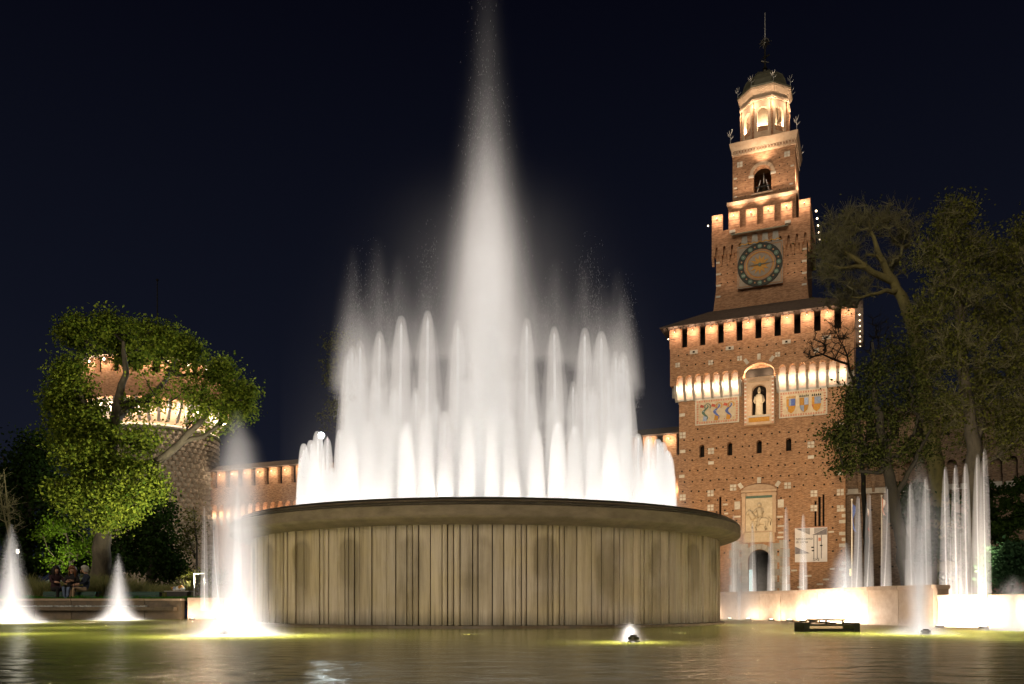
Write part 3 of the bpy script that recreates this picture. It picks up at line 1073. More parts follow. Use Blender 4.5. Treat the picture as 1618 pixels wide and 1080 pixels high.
# --- lower block
wins = [(-6.16, 17.0, 18.42), (-3.12, 17.0, 18.45), (0.0, 17.0, 18.45), (3.05, 17.02, 18.46)]
holes = [arch_pts(x, 0.56, a, b) for x, a, b in wins]
gate = arch_pts(0.03, 2.38, 0.3, 6.55, 12)
niche_open = arch_pts(0.08, 3.1, 20.1, 26.6, 12, 0.75)
slits = [(-4.15, 0.26, 9.8, 12.5), (5.75, 0.2, 8.85, 11.55), (6.15, 0.26, 8.85, 12.0), (6.55, 0.2, 8.85, 12.2)]
holes += [rect(x - w / 2, x + w / 2, a, b) if w < 0.25 else arch_pts(x, w, a, b) for x, w, a, b in slits]
fw = MB().facade(rect(-HW, HW, 0.0, 27.2), holes + [gate], 0.0, 0.9)
fw.box(-HW, -HW + 1.0, 0.02, 14, 0, 27.2).box(HW - 1.0, HW, 0.02, 14, 0, 27.2)
fw.build("front_wall", M["brick"], tower)
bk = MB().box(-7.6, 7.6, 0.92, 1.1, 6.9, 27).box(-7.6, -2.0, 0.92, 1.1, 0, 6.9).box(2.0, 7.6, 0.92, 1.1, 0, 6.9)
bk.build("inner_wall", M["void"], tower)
# gate passage
gp = MB().box(-2.0, -1.25, 0.92, 9, 0, 6.9).box(1.25, 2.0, 0.92, 9, 0, 6.9).box(-2, 2, 0.92, 9, 6.56, 6.9).box(-2, 2, 9, 9.2, 0, 6.9)
gp.build("gate_passage", M["greystone"], tower)
MB().box(-1.2, -0.78, 0.75, 0.8, 1.1, 4.4).build("lit_doorway", M["lamp_shop"], tower)
# portal surround in grey stone blocks
for k in range(9):
    z0 = 0.9 + k * 0.70
    for s in (-1, 1):
        w = 0.66 if k % 2 else 0.95
        x0 = 0.03 + s * 1.2
        MB().box(min(x0, x0 + s * w), max(x0, x0 + s * w), -0.06, 0.0 - 0.002, z0, z0 + 0.68).build("portal_block", M["greystone"], tower)
for k in range(9):
    t0, t1 = PI * k / 9, PI * (k + 1) / 9
    c = (0.03, 5.36)
    quad = [(c[0] + 1.21 * math.cos(t0 + .01), c[1] + 1.21 * math.sin(t0 + .01)), (c[0] + 1.80 * math.cos(t0 + .01), c[1] + 1.80 * math.sin(t0 + .01)), (c[0] + 1.80 * math.cos(t1 - .01), c[1] + 1.80 * math.sin(t1 - .01)), (c[0] + 1.21 * math.cos(t1 - .01), c[1] + 1.21 * math.sin(t1 - .01))]
    MB().prism(quad, -0.09, -0.003).build("arch_block", M["greystone"], tower)
for s in (-1, 1):
    for k in range(7):
        w = 1.1 if k % 2 else 0.8
        x0 = s * 2.1
        MB().box(min(x0, x0 + s * w), max(x0, x0 + s * w), -0.05, -0.003, 0.9 + k * 0.95, 0.9 + k * 0.95 + 0.9).build("quoin_block", M["greystone"], tower)
# putlog holes
ph = MB()
for r_ in range(17):
    z = 6.2 + r_ * 1.17
    if z > 30:
        break
    for c_ in range(-9, 10):
        x = c_ * 0.93 + (0.3 if r_ % 2 else 0) + rnd.uniform(-0.12, 0.12)
        zz = z + rnd.uniform(-0.08, 0.08)
        y = -0.003
        if abs(x) > 8.4 or (abs(x) < 1.9 and (zz < 14.2 or 19.8 < zz < 27)) or 20.2 < zz < 27 or any(abs(x - w[0]) < 0.5 and w[1] - 0.3 < zz < w[2] + 0.3 for w in wins) or (3.5 < x < 7.1 and zz < 12.3):
            continue
        ph.box(x - 0.085, x + 0.085, y - 0.012, y, zz - 0.085, zz + 0.085)
for x in [-8.6 + 0.95 * k for k in range(19)]:
    for zz in (27.2, 28.4):
        if abs(x) < 1.8 and zz < 27.8:
            continue
        ph.box(x - 0.08, x + 0.08, -0.815, -0.803, zz - 0.08, zz + 0.08)
o = ph.build("putlog_hole", M["void"], tower)
o["kind"] = "stuff"
# white stone blocks set in the brick
pair = MB().box(-0.33, -0.03, -0.05, -0.002, 0.05, 0.35).box(0.03, 0.33, -0.05, -0.002, 0.05, 0.35).box(-0.33, -0.03, -0.05, -0.002, -0.31, -0.01).box(0.03, 0.33, -0.05, -0.002, -0.31, -0.01)
one = MB().box(-0.3, 0.3, -0.05, -0.002, -0.17, 0.17).mesh("stone_block", M["marble"])
small = MB().box(-0.15, 0.15, -0.05, -0.002, -0.15, 0.15).mesh("stone_block", M["marble"])
long_ = MB().box(-0.36, 0.36, -0.045, -0.002, -0.09, 0.09).mesh("stone_block", M["marble"])


def four(x, z, y=0.0, sc=1.0):
    for dx_, dz_ in ((-0.18, 0.2), (0.18, 0.2), (-0.18, -0.16), (0.18, -0.16)):
        link("stone_block", small, tower, (x + dx_ * sc, y, z + dz_ * sc), scale=(sc, 1, sc))


for x, z in ((-5.2, 12.9), (-5.2, 11.3), (-2.75, 13.4), (2.95, 13.3), (5.6, 12.3), (5.6, 10.75), (8.2, 12.3), (8.2, 10.6), (-8.3, 12.6), (-8.3, 10.9), (-5.15, 17.6), (-8.3, 19.6), (5.3, 17.5)):
    four(x, z)
for x, z in ((-5.15, 16.3), (5.3, 16.2), (-8.35, 21.9), (8.2, 14.3), (8.2, 17.0), (8.2, 19.4), (-8.3, 17.8), (-8.4, 15.0)):
    link("stone_block", one, tower, (x, 0, z))
for x in (-2.3, 2.25):
    MB().box(x - 0.3, x + 0.3, -0.06, -0.002, 11.0, 11.85).build("stone_block", M["marble"], tower)
for x, z in ((-2.3, 10.2), (-2.4, 9.4), (-2.2, 8.6), (2.15, 10.0), (2.25, 9.0), (2.25, 8.3), (2.2, 7.8), (-3.6, 11.6), (-3.5, 10.6), (-3.6, 9.4), (3.6, 4.2), (5.0, 3.6), (6.8, 3.2), (7.4, 4.3), (6.2, 2.7), (4.2, 2.4), (2.9, 5.8), (7.3, 8.2)):
    link("stone_block", long_, tower, (x, 0, z), scale=(rnd.uniform(0.55, 1.0), 1, 1))
for k in range(16):
    w = 0.62 if k % 2 else 0.36
    for s in (-1, 1):
        x0 = s * HW
        if k in (3, 7, 8, 12):
            continue
        MB().box(min(x0 - s * w, x0), max(x0 - s * w, x0), -0.045, -0.002, 1.0 + k * 0.62, 1.0 + k * 0.62 + 0.34).build("quoin_block", M["marble"], tower)
# --- corbelled upper part of the lower block
UW, UY = 9.55, -0.8
zc = 26.15
AX = [s * (2.47 + 1.0 * k) for s in (-1, 1) for k in range(7)]
outline = [(-UW, 25.1)]
for x in sorted(AX):
    if abs(x) > 8.6:
        continue
    outline.append((x - 0.34, 25.1 if x > -8.4 else 25.1))
    for k in range(7):
        t = PI - PI * k / 6
        outline.append((x + 0.34 * math.cos(t), 25.8 + 0.35 * math.sin(t)))
    outline.append((x + 0.34, 25.1))
    if abs(x + 2.47) < 0.01:
        outline += [(-1.7, 25.1)] + [(0.08 + 1.62 * math.cos(PI - PI * k / 10), 25.4 + 1.2 * math.sin(PI - PI * k / 10)) for k in range(11)] + [(1.86, 25.1)]
outline += [(UW, 25.1), (UW, 29.25), (-UW, 29.25)]
MB().prism(outline, UY, -0.01).box(-UW, -HW - 0.01, -0.009, 14, 25.1, 29.25).box(HW + 0.01, UW, -0.009, 14, 25.1, 29.25).box(-HW, HW, 13, 14, 0, 29.25).build("upper_wall", M["brick"], tower)
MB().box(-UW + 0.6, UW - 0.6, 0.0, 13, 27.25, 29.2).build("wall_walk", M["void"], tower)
# corbels between the arches
cor = MB()
cor.add([(-0.155, UY - 0.03, 25.08), (0.155, UY - 0.03, 25.08), (0.155, -0.01, 25.08), (-0.155, -0.01, 25.08), (-0.155, UY - 0.03, 24.45), (0.155, UY - 0.03, 24.45), (-0.13, -0.28, 23.55), (0.13, -0.28, 23.55), (0.13, -0.01, 23.35), (-0.13, -0.01, 23.35)],
        [(0, 1, 2, 3), (0, 4, 5, 1), (4, 6, 7, 5), (6, 9, 8, 7), (9, 3, 2, 8), (0, 3, 9, 6, 4), (1, 5, 7, 8, 2)])
cor_me = cor.mesh("corbel", M["greystone"])
cx = sorted([s * (1.97 + 1.0 * k) for s in (-1, 1) for k in range(8)])
for x in cx:
    link("corbel", cor_me, tower, (x, 0, 0))
for s in (-1, 1):
    x0, x1 = (1.82, 9.1)
    MB().box(min(s * x0, s * x1), max(s * x0, s * x1), -0.14, -0.004, 23.42, 23.62).build("string_course", M["greystone"], tower)
    # flank corbels
    for k in range(8):
        MB().box(min(s * HW, s * UW), max(s * HW, s * UW), 0.3 + k * 1.6, 0.62 + k * 1.6, 24.0, 25.1).build("corbel", M["greystone"], tower)
MB().box(-9.0, -1.75, -0.03, -0.004, 23.63, 26.3).build("arch_back", M["archback"], tower)
MB().box(1.9, 9.0, -0.03, -0.004, 23.63, 26.3).build("arch_back", M["archback"], tower)
for x in AX:
    lamp("POINT", (x, -0.62, 24.7), 105, (1.0, 0.82, 0.62), tower, 0.08)
# merlons under the eaves
MX = [-8.955 + 1.99 * k for k in range(10)]
mer = MB().box(-0.655, 0.655, UY, UY + 0.7, 29.252, 31.42)
mer.box(-0.03, 0.03, UY - 0.012, UY - 0.002, 29.5, 30.25)
mer_me = mer.mesh("merlon", M["brick_up"])
lens_me = MB().ball((0, 0, 0), 0.05, 8, 5).mesh("lens", M["lamp_warm"], True)
arm_me = MB().tube([(0, 0.42, 0.02), (0, 0.2, 0.1), (0, 0, 0.07)], 0.02, 5).mesh("lamp_arm", M["iron"])
for x in MX:
    link("merlon", mer_me, tower, (x, 0, 0))
    a = link("lamp_arm", arm_me, tower, (x, UY - 0.42, 30.95))
    link("lens", lens_me, a)
    lamp("POINT", (x, UY - 0.62, 30.85), 130, MER_LIGHT, tower, 0.07)
    MB().box(x - 0.5, x + 0.5, UY - 0.012, UY - 0.002, 30.30, 30.34).build("tie_bar", M["iron"], tower)
for k in range(7):
    y = 0.6 + k * 1.9
    for s in (-1, 1):
        MB().box(min(s * UW, s * (UW - 0.7)), max(s * UW, s * (UW - 0.7)), y - 0.5, y + 0.75, 29.252, 31.42).build("merlon", M["brick_up"], tower)
        b_ = link("lens", lens_me, tower, (s * (UW + 0.5), y, 30.85), scale=(1.5, 1.5, 1.5))
    lamp("POINT", (UW + 0.35, y, 30.85), 22, CAST_LIGHT, tower, 0.06)
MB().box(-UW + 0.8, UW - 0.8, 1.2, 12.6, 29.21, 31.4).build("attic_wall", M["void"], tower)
# little framed ports
for x, zz in ((-6.9, 28.6), (-3.0, 28.55), (2.9, 28.5), (6.9, 28.45)):
    f = MB().box(x - 0.42, x + 0.42, UY - 0.07, UY - 0.002, zz - 0.2, zz + 0.2).build("port_frame", M["marble"], tower)
    MB().box(x - 0.12, x + 0.12, UY - 0.085, UY - 0.072, zz - 0.1, zz + 0.1).build("port", M["void"], f)
for x, z in ((-8.7, 27.35), (-5.05, 27.2), (-1.95, 27.3), (2.0, 27.25), (5.9, 27.2)):
    four(x, z, UY, 0.75)
# eaves and roof
rf = MB().frustum((-10.55, 10.4, -1.65, 14.6, 31.43), (-10.55, 10.4, -1.65, 14.6, 31.55))
rf.frustum((-10.5, 10.35, -1.6, 14.5, 31.552), (-5.6, 5.5, 1.4, 11.8, 33.6))
rf.build("roof", M["slate"], tower)
for k in range(36):
    x = -10.2 + k * 0.58
    MB().box(x - 0.06, x + 0.06, -1.5, UY - 0.02, 31.30, 31.425).build("rafter", M["slate"], tower)
# --- niche with the standing bishop
MB().facade(rect(-1.5, 1.66, 20.0, 25.1), [arch_pts(0.08, 1.5, 21.0, 24.3, 12)], UY, 0.75).box(-1.5, -1.47, UY, 0, 20, 25.1).box(1.63, 1.66, UY, 0, 20, 25.1).box(-1.5, 1.66, UY, 0, 19.97, 20.0).build("niche_front", M["plaster"], tower)
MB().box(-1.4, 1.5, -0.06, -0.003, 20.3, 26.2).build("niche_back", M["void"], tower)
MB().prism([(-1.05, 24.55), (1.2, 24.55), (1.2, 24.7), (0.08, 25.1), (-1.05, 24.7)], UY - 0.10, UY - 0.003).build("niche_pediment", M["plaster"], tower)
for s in (-1, 1):
    for k in range(24):
        z0 = 20.05 + k * 0.21
        x0 = 0.08 + s * 1.42
        MB().box(x0 - 0.10, x0 + 0.10, UY - 0.03, UY - 0.003, z0, z0 + 0.11).build("border_tile", M["pinkline"] if k % 2 == 0 else M["white"], tower)
        if k % 3 == 0:
            MB().ball((0.08 + s * 1.12, UY - 0.02, z0 + 0.1), 0.07, 6, 4).build("rosette", M["cream"], tower)
MB().box(-1.0, 1.16, UY - 0.03, UY - 0.003, 20.25, 20.72).build("inscription_band", M["gold"], tower)
MB().box(-1.1, 1.26, UY - 0.06, UY - 0.003, 20.76, 20.95).build("niche_sill", M["marble"], tower)
st = MB()
st.lathe([(0.46, 0), (0.44, 0.1), (0.40, 0.5), (0.36, 1.1), (0.40, 1.6), (0.43, 1.95), (0.36, 2.2), (0.14, 2.34), (0.11, 2.42)], 14, (0.08, -0.62, 20.96), sx=1.0, sy=0.62)
st.ball((0.08, -0.64, 23.52), 0.165, 10, 7, 1.25)
st.lathe([(0.16, 0), (0.17, 0.12), (0.09, 0.38), (0, 0.46)], 10, (0.08, -0.62, 23.58), sx=1, sy=0.5)
st.tube([(-0.30, -0.66, 23.0), (-0.44, -0.72, 22.5), (-0.30, -0.98, 22.25)], [0.13, 0.12, 0.07], 7)
st.tube([(0.46, -0.66, 23.0), (0.60, -0.74, 22.5), (0.47, -0.96, 22.2)], [0.13, 0.12, 0.07], 7)
for k in range(7):
    x = -0.22 + k * 0.1
    st.tube([(0.08 + x, -0.86 + abs(x) * 0.35, 21.0), (0.08 + x * 0.8, -0.86 + abs(x) * 0.35, 22.5)], [0.045, 0.02], 5)
st.build("bishop_statue", M["cream"], tower, smooth=True)
MB().tube([(0.50, -0.98, 20.98), (0.50, -0.98, 23.3), (0.56, -0.98, 23.5), (0.46, -0.98, 23.6), (0.38, -0.98, 23.46)], 0.03, 6).build("crozier", M["bronze"], tower)
lamp("POINT", (-0.9, -0.62, 25.55), 190, CAST_LIGHT, tower, 0.08)
lamp("POINT", (1.06, -0.62, 25.55), 190, CAST_LIGHT, tower, 0.08)
lamp("POINT", (0.08, -2.4, 22.2), 120, CAST_LIGHT, tower, 0.15)
for t_ in (55, 90, 125):
    t = R(t_)
    MB().box(-0.17, 0.17, -0.06, -0.003, 0, 0.62, Matrix.Translation((0.08 + 2.0 * math.cos(t), UY, 25.2 + 1.75 * math.sin(t))) @ Matrix.Rotation(PI / 2 - t, 4, "Y")).build("stone_block", M["marble"], tower)


# heraldic panels
def crest_panel(name, x0, x1, z0, z1):
    o = MB().box(x0, x1, -0.10, -0.003, z0, z1).build(name, M["cream"], tower)
    b = 0.09
    n = int((x1 - x0) / 0.26)
    for k in range(n):
        xa = x0 + b + (x1 - x0 - 2 * b) * k / n
        w = (x1 - x0 - 2 * b) / n
        for zz in (z0 + b, z1 - b - 0.20):
            MB().box(xa, xa + w * 0.55, -0.13, -0.102, zz, zz + 0.20).build("border_tile", M["pinkline"], o)
    n = int((z1 - z0 - 0.6) / 0.26)
    for k in range(n):
        za = z0 + 0.32 + (z1 - z0 - 0.64) * k / n
        for xx in (x0 + b, x1 - b - 0.20):
            MB().box(xx, xx + 0.2, -0.13, -0.102, za, za + 0.14).build("border_tile", M["pinkline"], o)
    for xa, xb, za, zb in ((x0 - 0.06, x1 + 0.06, z0 - 0.05, z0 + 0.04), (x0 - 0.06, x1 + 0.06, z1 - 0.04, z1 + 0.05), (x0 - 0.06, x0 + 0.03, z0 + 0.04, z1 - 0.04), (x1 - 0.03, x1 + 0.06, z0 + 0.04, z1 - 0.04)):
        MB().box(xa, xb, -0.14, -0.004, za, zb).build("panel_edge", M["marble"], o)
    return o


pl = crest_panel("serpent_panel", -6.8, -2.16, 20.62, 23.36)


def flat(pts, y0, mat_, name, parent, d=0.03):
    return MB().prism(pts, y0 - d, y0).build(name, mat_, parent)


for k, x in enumerate((-5.75, -4.5, -3.2)):
    body = []
    up, dn = [], []
    for j in range(13):
        t = j / 12
        xx = x + 0.26 * math.sin(t * 2.6 * PI + 0.5) * (0.7 + 0.5 * t)
        zz = 21.05 + t * 1.7
        w = 0.05 + 0.11 * math.sin(PI * min(1, t * 1.05))
        up.append((xx - w, zz))
        dn.append((xx + w, zz))
    flat(up + dn[::-1], -0.102, M["green"] if k == 0 else M["blue"], "serpent", pl)
    for q_ in range(8):
        t0 = R(-40 + q_ * 36)
        flat([(x + 0.25 + 0.26 * math.cos(t0), 22.55 + 0.28 * math.sin(t0)), (x + 0.25 + 0.38 * math.cos(t0), 22.55 + 0.38 * math.sin(t0)), (x + 0.25 + 0.38 * math.cos(t0 + .5), 22.55 + 0.38 * math.sin(t0 + .5)), (x + 0.25 + 0.26 * math.cos(t0 + .5), 22.55 + 0.28 * math.sin(t0 + .5))], -0.134, M["gold"] if k else M["green"], "wreath", pl)
    flat([(x - 0.62, 22.55), (x - 0.2, 22.45), (x - 0.12, 22.7), (x - 0.5, 22.85)], -0.102, M["red"], "plume", pl)
    flat([(x - 0.30, 21.0), (x + 0.12, 20.95), (x + 0.2, 21.4), (x - 0.2, 21.55)], -0.136, M["gold"] if k else M["skyblue"], "shield", pl)
    for q_ in range(5):
        xx, zz = x + rnd.uniform(-0.5, 0.6), rnd.uniform(21.0, 22.8)
        flat([(xx - 0.05, zz), (xx + 0.07, zz - 0.04), (xx + 0.04, zz + 0.12)], -0.137, rnd.choice((M["gold"], M["skyblue"], M["red"])), "ornament", pl, 0.02)
pr_ = crest_panel("shield_panel", 2.14, 6.86, 20.62, 23.36)
for k, x in enumerate((3.3, 4.62, 5.86)):
    w = 0.46
    shield = [(x - w, 22.55), (x + w, 22.55), (x + w, 21.7), (x + w * 0.7, 21.25), (x, 20.98), (x - w * 0.7, 21.25), (x - w, 21.7)]
    s_ = flat(shield, -0.102, M["gold"], "shield", pr_)
    flat([(x - w + 0.02, 21.75), (x - 0.01, 21.75), (x - 0.01, 21.05), (x - w * 0.7, 21.28)] if k == 1 else [(x - 0.2, 22.53), (x + 0.2, 22.53), (x + 0.2, 21.8), (x - 0.2, 21.8)], -0.134, M["skyblue"], "quarter", s_, 0.02)
    flat([(x + 0.02, 22.53), (x + w - 0.02, 22.53), (x + w - 0.02, 21.8), (x + 0.02, 21.8)], -0.156 if k != 1 else -0.134, M["blue"] if k == 0 else M["skyblue"], "quarter", s_, 0.02)
    flat([(x - w + 0.02, 21.72), (x - w + 0.16, 21.72), (x - w * 0.7, 21.3)], -0.134, M["red"] if k == 2 else M["skyblue"], "quarter", s_, 0.02)
    for q_ in range(5):
        xx = x - 0.4 + 0.2 * q_
        flat([(xx - 0.08, 22.64), (xx + 0.08, 22.64), (xx + 0.05, 22.86 + 0.06 * (q_ % 2)), (xx - 0.05, 22.82)], -0.102, M["gold"] if k == 0 else M["clockring"], "crown_point", s_, 0.03)

# equestrian relief over the gate
rl = MB().box(-1.62, 1.62, -0.12, -0.003, 7.3, 12.75).build("relief_frame", M["plaster"], tower)
for s in (-1, 1):
    MB().box(min(s * 1.42, s * 1.78), max(s * 1.42, s * 1.78), -0.32, -0.122, 8.3, 12.7).build("pilaster", M["plaster"], rl)
    MB().box(min(s * 1.36, s * 1.84), max(s * 1.36, s * 1.84), -0.38, -0.122, 12.3, 12.62).build("capital", M["plaster"], rl)
MB().box(-1.4, 1.4, -0.16, -0.122, 8.5, 12.1).build("relief_slab", M["cream"], rl)
MB().box(-1.36, 1.36, -0.19, -0.122, 12.12, 12.36).build("green_band", M["green"], rl)
MB().box(-1.42, 1.42, -0.26, -0.122, 7.35, 8.38).build("inscription_slab", M["cream"], rl)
for k in range(5):
    MB().box(-1.25, 1.25 - 0.2 * (k % 2), -0.268, -0.262, 7.5 + 0.17 * k, 7.53 + 0.17 * k).build("inscription_line", M["plaster"], rl)
MB().box(-1.6, 1.6, -0.34, -0.122, 8.39, 8.49).build("sill_moulding", M["plaster"], rl)
MB().box(-1.85, 1.85, -0.42, -0.003, 12.76, 12.98).build("cornice", M["plaster"], rl)
MB().prism([(-1.72, 12.985)] + [(1.72 * math.cos(PI - PI * k / 12), 12.985 + 0.62 * math.sin(PI - PI * k / 12)) for k in range(1, 12)] + [(1.72, 12.985)], -0.3, -0.003).build("pediment", M["plaster"], rl)
hs = MB()
hs.lathe([(0.0, -0.72), (0.30, -0.6), (0.42, -0.2), (0.38, 0.25), (0.42, 0.6), (0.2, 0.85), (0, 0.9)], 12, (0.15, 0, 0))
M_h = Matrix.Translation((0.12, -0.2, 9.75)) @ Matrix.Rotation(PI / 2, 4, "Y") @ Matrix.Diagonal((1, 0.35, 1, 1))
hs.v = [tuple(M_h @ Vector(p)) for p in hs.v]
hs.tube([(-0.55, -0.26, 9.9), (-0.85, -0.28, 10.4), (-0.98, -0.28, 10.75)], [0.34, 0.24, 0.18], 8)
hs.tube([(-0.92, -0.28, 10.78), (-1.16, -0.28, 10.5), (-1.26, -0.28, 10.3)], [0.17, 0.14, 0.09], 8)
hs.tube([(-0.9, -0.28, 10.9), (-0.88, -0.28, 11.05)], [0.06, 0.01], 5)
for xs, lift in ((-0.5, 0.4), (-0.25, 0), (0.7, 0), (0.9, 0.1)):
    hs.tube([(xs, -0.24, 9.6), (xs - 0.08 - lift * 0.5, -0.26, 9.05 + lift * 0.4), (xs - 0.02 - lift * 0.4, -0.25, 8.62 + lift * 0.5)], [0.15, 0.08, 0.07], 6)
hs.tube([(1.0, -0.22, 10.0), (1.22, -0.22, 9.7), (1.2, -0.22, 9.1)], [0.08, 0.12, 0.04], 6)
hs.build("horse_relief", M["cream"], rl, smooth=True)
rd = MB()
rd.tube([(0.12, -0.26, 10.05), (0.10, -0.28, 10.5), (0.08, -0.28, 10.95), (0.08, -0.28, 11.1)], [0.30, 0.27, 0.32, 0.11], 9)
rd.ball((0.06, -0.3, 11.34), 0.2, 9, 6, 1.2)
rd.tube([(-0.2, -0.32, 10.95), (-0.42, -0.34, 10.6), (-0.62, -0.34, 10.55)], [0.12, 0.1, 0.06], 6)
rd.tube([(0.34, -0.32, 10.95), (0.42, -0.34, 10.55), (0.2, -0.36, 10.35)], [0.12, 0.1, 0.06], 6)
rd.tube([(0.2, -0.36, 10.1), (-0.05, -0.42, 9.6), (-0.02, -0.4, 9.1), (-0.2, -0.42, 9.05)], [0.17, 0.13, 0.09, 0.06], 6)
rd.build("rider_relief", M["cream"], rl, smooth=True)
for x, rz in ((-1.95, 0.6), (0, 0), (1.95, -0.6)):
    MB().box(-0.2, 0.2, -0.06, -0.003, -0.3, 0.32, Matrix.Translation((x, 0, 13.55 if x else 14.05)) @ Matrix.Rotation(-rz, 4, "Y")).build("stone_block", M["marble"], tower)

# banner
bn = empty("banner", "white and grey printed exhibition banner hung on the brick wall right of the gate", "banner", Vector(TC) + Matrix.Rotation(TH, 3, "Z") @ Vector((5.32, -0.22, 0)), TH)
cl = MB()
nx, nz = 8, 8
vs = [(-1.61 + 3.22 * i / nx, 0.03 * math.sin(i * 1.3) * (1 - j / nz * 0.4), 5.06 + 3.64 * j / nz) for j in range(nz + 1) for i in range(nx + 1)]
cl.add(vs, [(j * 9 + i, j * 9 + i + 1, j * 9 + i + 10, j * 9 + i + 9) for j in range(nz) for i in range(nx)])
cl.build("cloth", M["poster"], bn)
MB().tube([(-1.66, 0, 8.72), (1.66, 0, 8.72)], 0.03, 6).build("top_rod", M["pinkline"], bn)


def pf(pts, m_, name, d=0):
    q = MB()
    q.add([(x, -0.045 - d, z) for x, z in pts], [tuple(t) for t in tessellate_polygon([[Vector((x, z, 0)) for x, z in pts]])])
    return q.build(name, m_, bn)


pf([(-1.55, 8.64), (-0.1, 8.64), (-0.1, 7.98), (-0.15, 7.95)], M["poster_mid"], "grey_shape")
pf([(-1.5, 8.63), (-1.0, 8.45), (-0.9, 8.55), (-1.2, 8.63)], M["poster_grey"], "grey_shape", 0.004)
pf([(0.32, 8.64), (1.58, 8.64), (0.32, 8.05)], M["poster_mid"], "grey_shape")
pf([(1.58, 8.6), (1.58, 7.9), (0.1, 7.9)], M["poster_grey"], "grey_shape", 0.004)
pf([(-1.58, 6.72), (-0.1, 5.98), (-1.58, 5.92)], M["poster_grey"], "grey_shape")
for x in (0.29, 0.62, 1.03):
    pf([(x - 0.035, 7.88), (x + 0.035, 7.88), (x + 0.035, 5.4), (x - 0.035, 5.4)], M["poster_grey"], "grey_line")
for x, z in ((1.02, 6.78), (0.2, 6.25), (0.15, 6.6)):
    pf([(x + 0.15 * math.cos(k * PI / 4), z + 0.08 * math.sin(k * PI / 4)) for k in range(8)], M["ink"], "dot", 0.006)
pf([(0.74, 7.6), (0.98, 7.6), (0.98, 7.25), (0.74, 7.25)], M["pinkline"], "pink_mark", 0.005)


def text(body, x, z, size, m_, parent, name="lettering", y=-0.055, align="LEFT"):
    c = bpy.data.curves.new(name, "FONT")
    c.body = body
    c.size = size
    c.align_x = align
    tmp = bpy.data.objects.new(name, c)
    COL.objects.link(tmp)
    dg = bpy.context.evaluated_depsgraph_get()
    dg.update()
    me = bpy.data.meshes.new_from_object(tmp.evaluated_get(dg))
    bpy.data.objects.remove(tmp)
    me.materials.clear()
    me.materials.append(m_)
    return link(name, me, parent, (x, y, z), (PI / 2, 0, 0))


text("novecento", -1.52, 7.42, 0.40, M["ink"], bn)
text("di carta", -1.52, 7.08, 0.40, M["ink"], bn)
text("S>S", 0.2, 5.16, 0.42, M["ink"], bn)

# --- clock stage
CW, CY = 4.85, 2.2
CX = -0.1
cs = MB().frustum((CX - 5.15, CX + 5.1, CY - 0.35, CY + 9.9, 32.4), (CX - 5.15, CX + 5.1, CY - 0.35, CY + 9.9, 33.8))
cs.frustum((CX - 5.1, CX + 5.05, CY - 0.3, CY + 9.85, 33.805), (CX - CW, CX + CW, CY, CY + 9.6, 36.4))
cs.box(CX - CW, CX + CW, CY, CY + 9.6, 36.405, 40.6)
cs.build("clock_shaft", M["brick_up"], tower)
NW = 5.25
co = MB()
ol = [(CX - NW, 39.9)]
sl = []
for s in range(12):
    x = CX - 4.72 + s * 0.858
    ol += [(x - 0.13, 39.9), (x - 0.13, 40.75), (x, 40.95), (x + 0.13, 40.75), (x + 0.13, 39.9)]
ol += [(CX + NW, 39.9), (CX + NW, 42.62), (CX - NW, 42.62)]
co.prism(ol, CY - 0.55, CY - 0.01)
co.box(CX - NW, CX + NW, CY - 0.009, CY + 10.1, 40.61, 42.62)
co.build("corbelled_parapet", M["brick_up"], tower)
cm = MB()
for s in range(13):
    x = CX - 5.15 + s * 0.858
    if s == 12:
        x = CX + 5.12
    cm.frustum((x - 0.11, x + 0.11, CY - 0.1, CY - 0.01, 38.9), (x - 0.14, x + 0.14, CY - 0.5, CY - 0.01, 39.89))
cm.build("corbel_row", M["brick_up"], tower)["kind"] = "stuff"
m2 = MB().box(-0.58, 0.58, CY - 0.55, CY - 0.05, 42.622, 44.48).mesh("merlon", M["brick_up"])
for k in range(6):
    x = CX - 4.65 + 1.86 * k
    link("merlon", m2, tower, (x, 0, 0))
    a = link("lamp_arm", arm_me, tower, (x, CY - 0.95, 43.95))
    link("lens", lens_me, a)
    lamp("POINT", (x, CY - 1.15, 44.0), 150, MER_LIGHT, tower, 0.07)
    MB().box(x - 0.56, x + 0.56, CY - 0.565, CY - 0.552, 43.55, 43.60).build("tie_bar", M["iron"], tower)
for k in range(5):
    y = CY + 0.9 + k * 1.9
    for s in (-1, 1):
        MB().box(CX + s * NW - (0.5 if s > 0 else 0), CX + s * NW + (0.5 if s < 0 else 0), y - 0.1, y + 1.06, 42.622, 44.48).build("merlon", M["brick_up"], tower)
    a = MB().tube([(CX + NW, y + 0.3, 43.6), (CX + NW + 0.45, y + 0.3, 43.75)], 0.025, 5).build("lamp_arm", M["iron"], tower)
    link("lens", lens_me, a, (CX + NW + 0.5, y + 0.3, 43.75), scale=(2.2, 2.2, 2.2))
    lamp("POINT", (CX + NW + 0.5, y + 0.3, 43.75), 30, CAST_LIGHT, tower, 0.08)
a = MB().tube([(CX - NW, CY, 43.6), (CX - NW - 0.45, CY, 43.7)], 0.025, 5).build("lamp_arm", M["iron"], tower)
link("lens", lens_me, a, (CX - NW - 0.5, CY, 43.7), scale=(1.8, 1.8, 1.8))
MB().box(CX - 3.7, CX + 3.65, CY + 1.3, CY + 8.4, 42.6, 46.4).build("upper_stage", M["brick_up"], tower)
MB().box(CX - 3.85, CX + 3.8, CY + 1.15, CY + 8.5, 46.1, 46.45).build("stage_moulding", M["plaster"], tower)
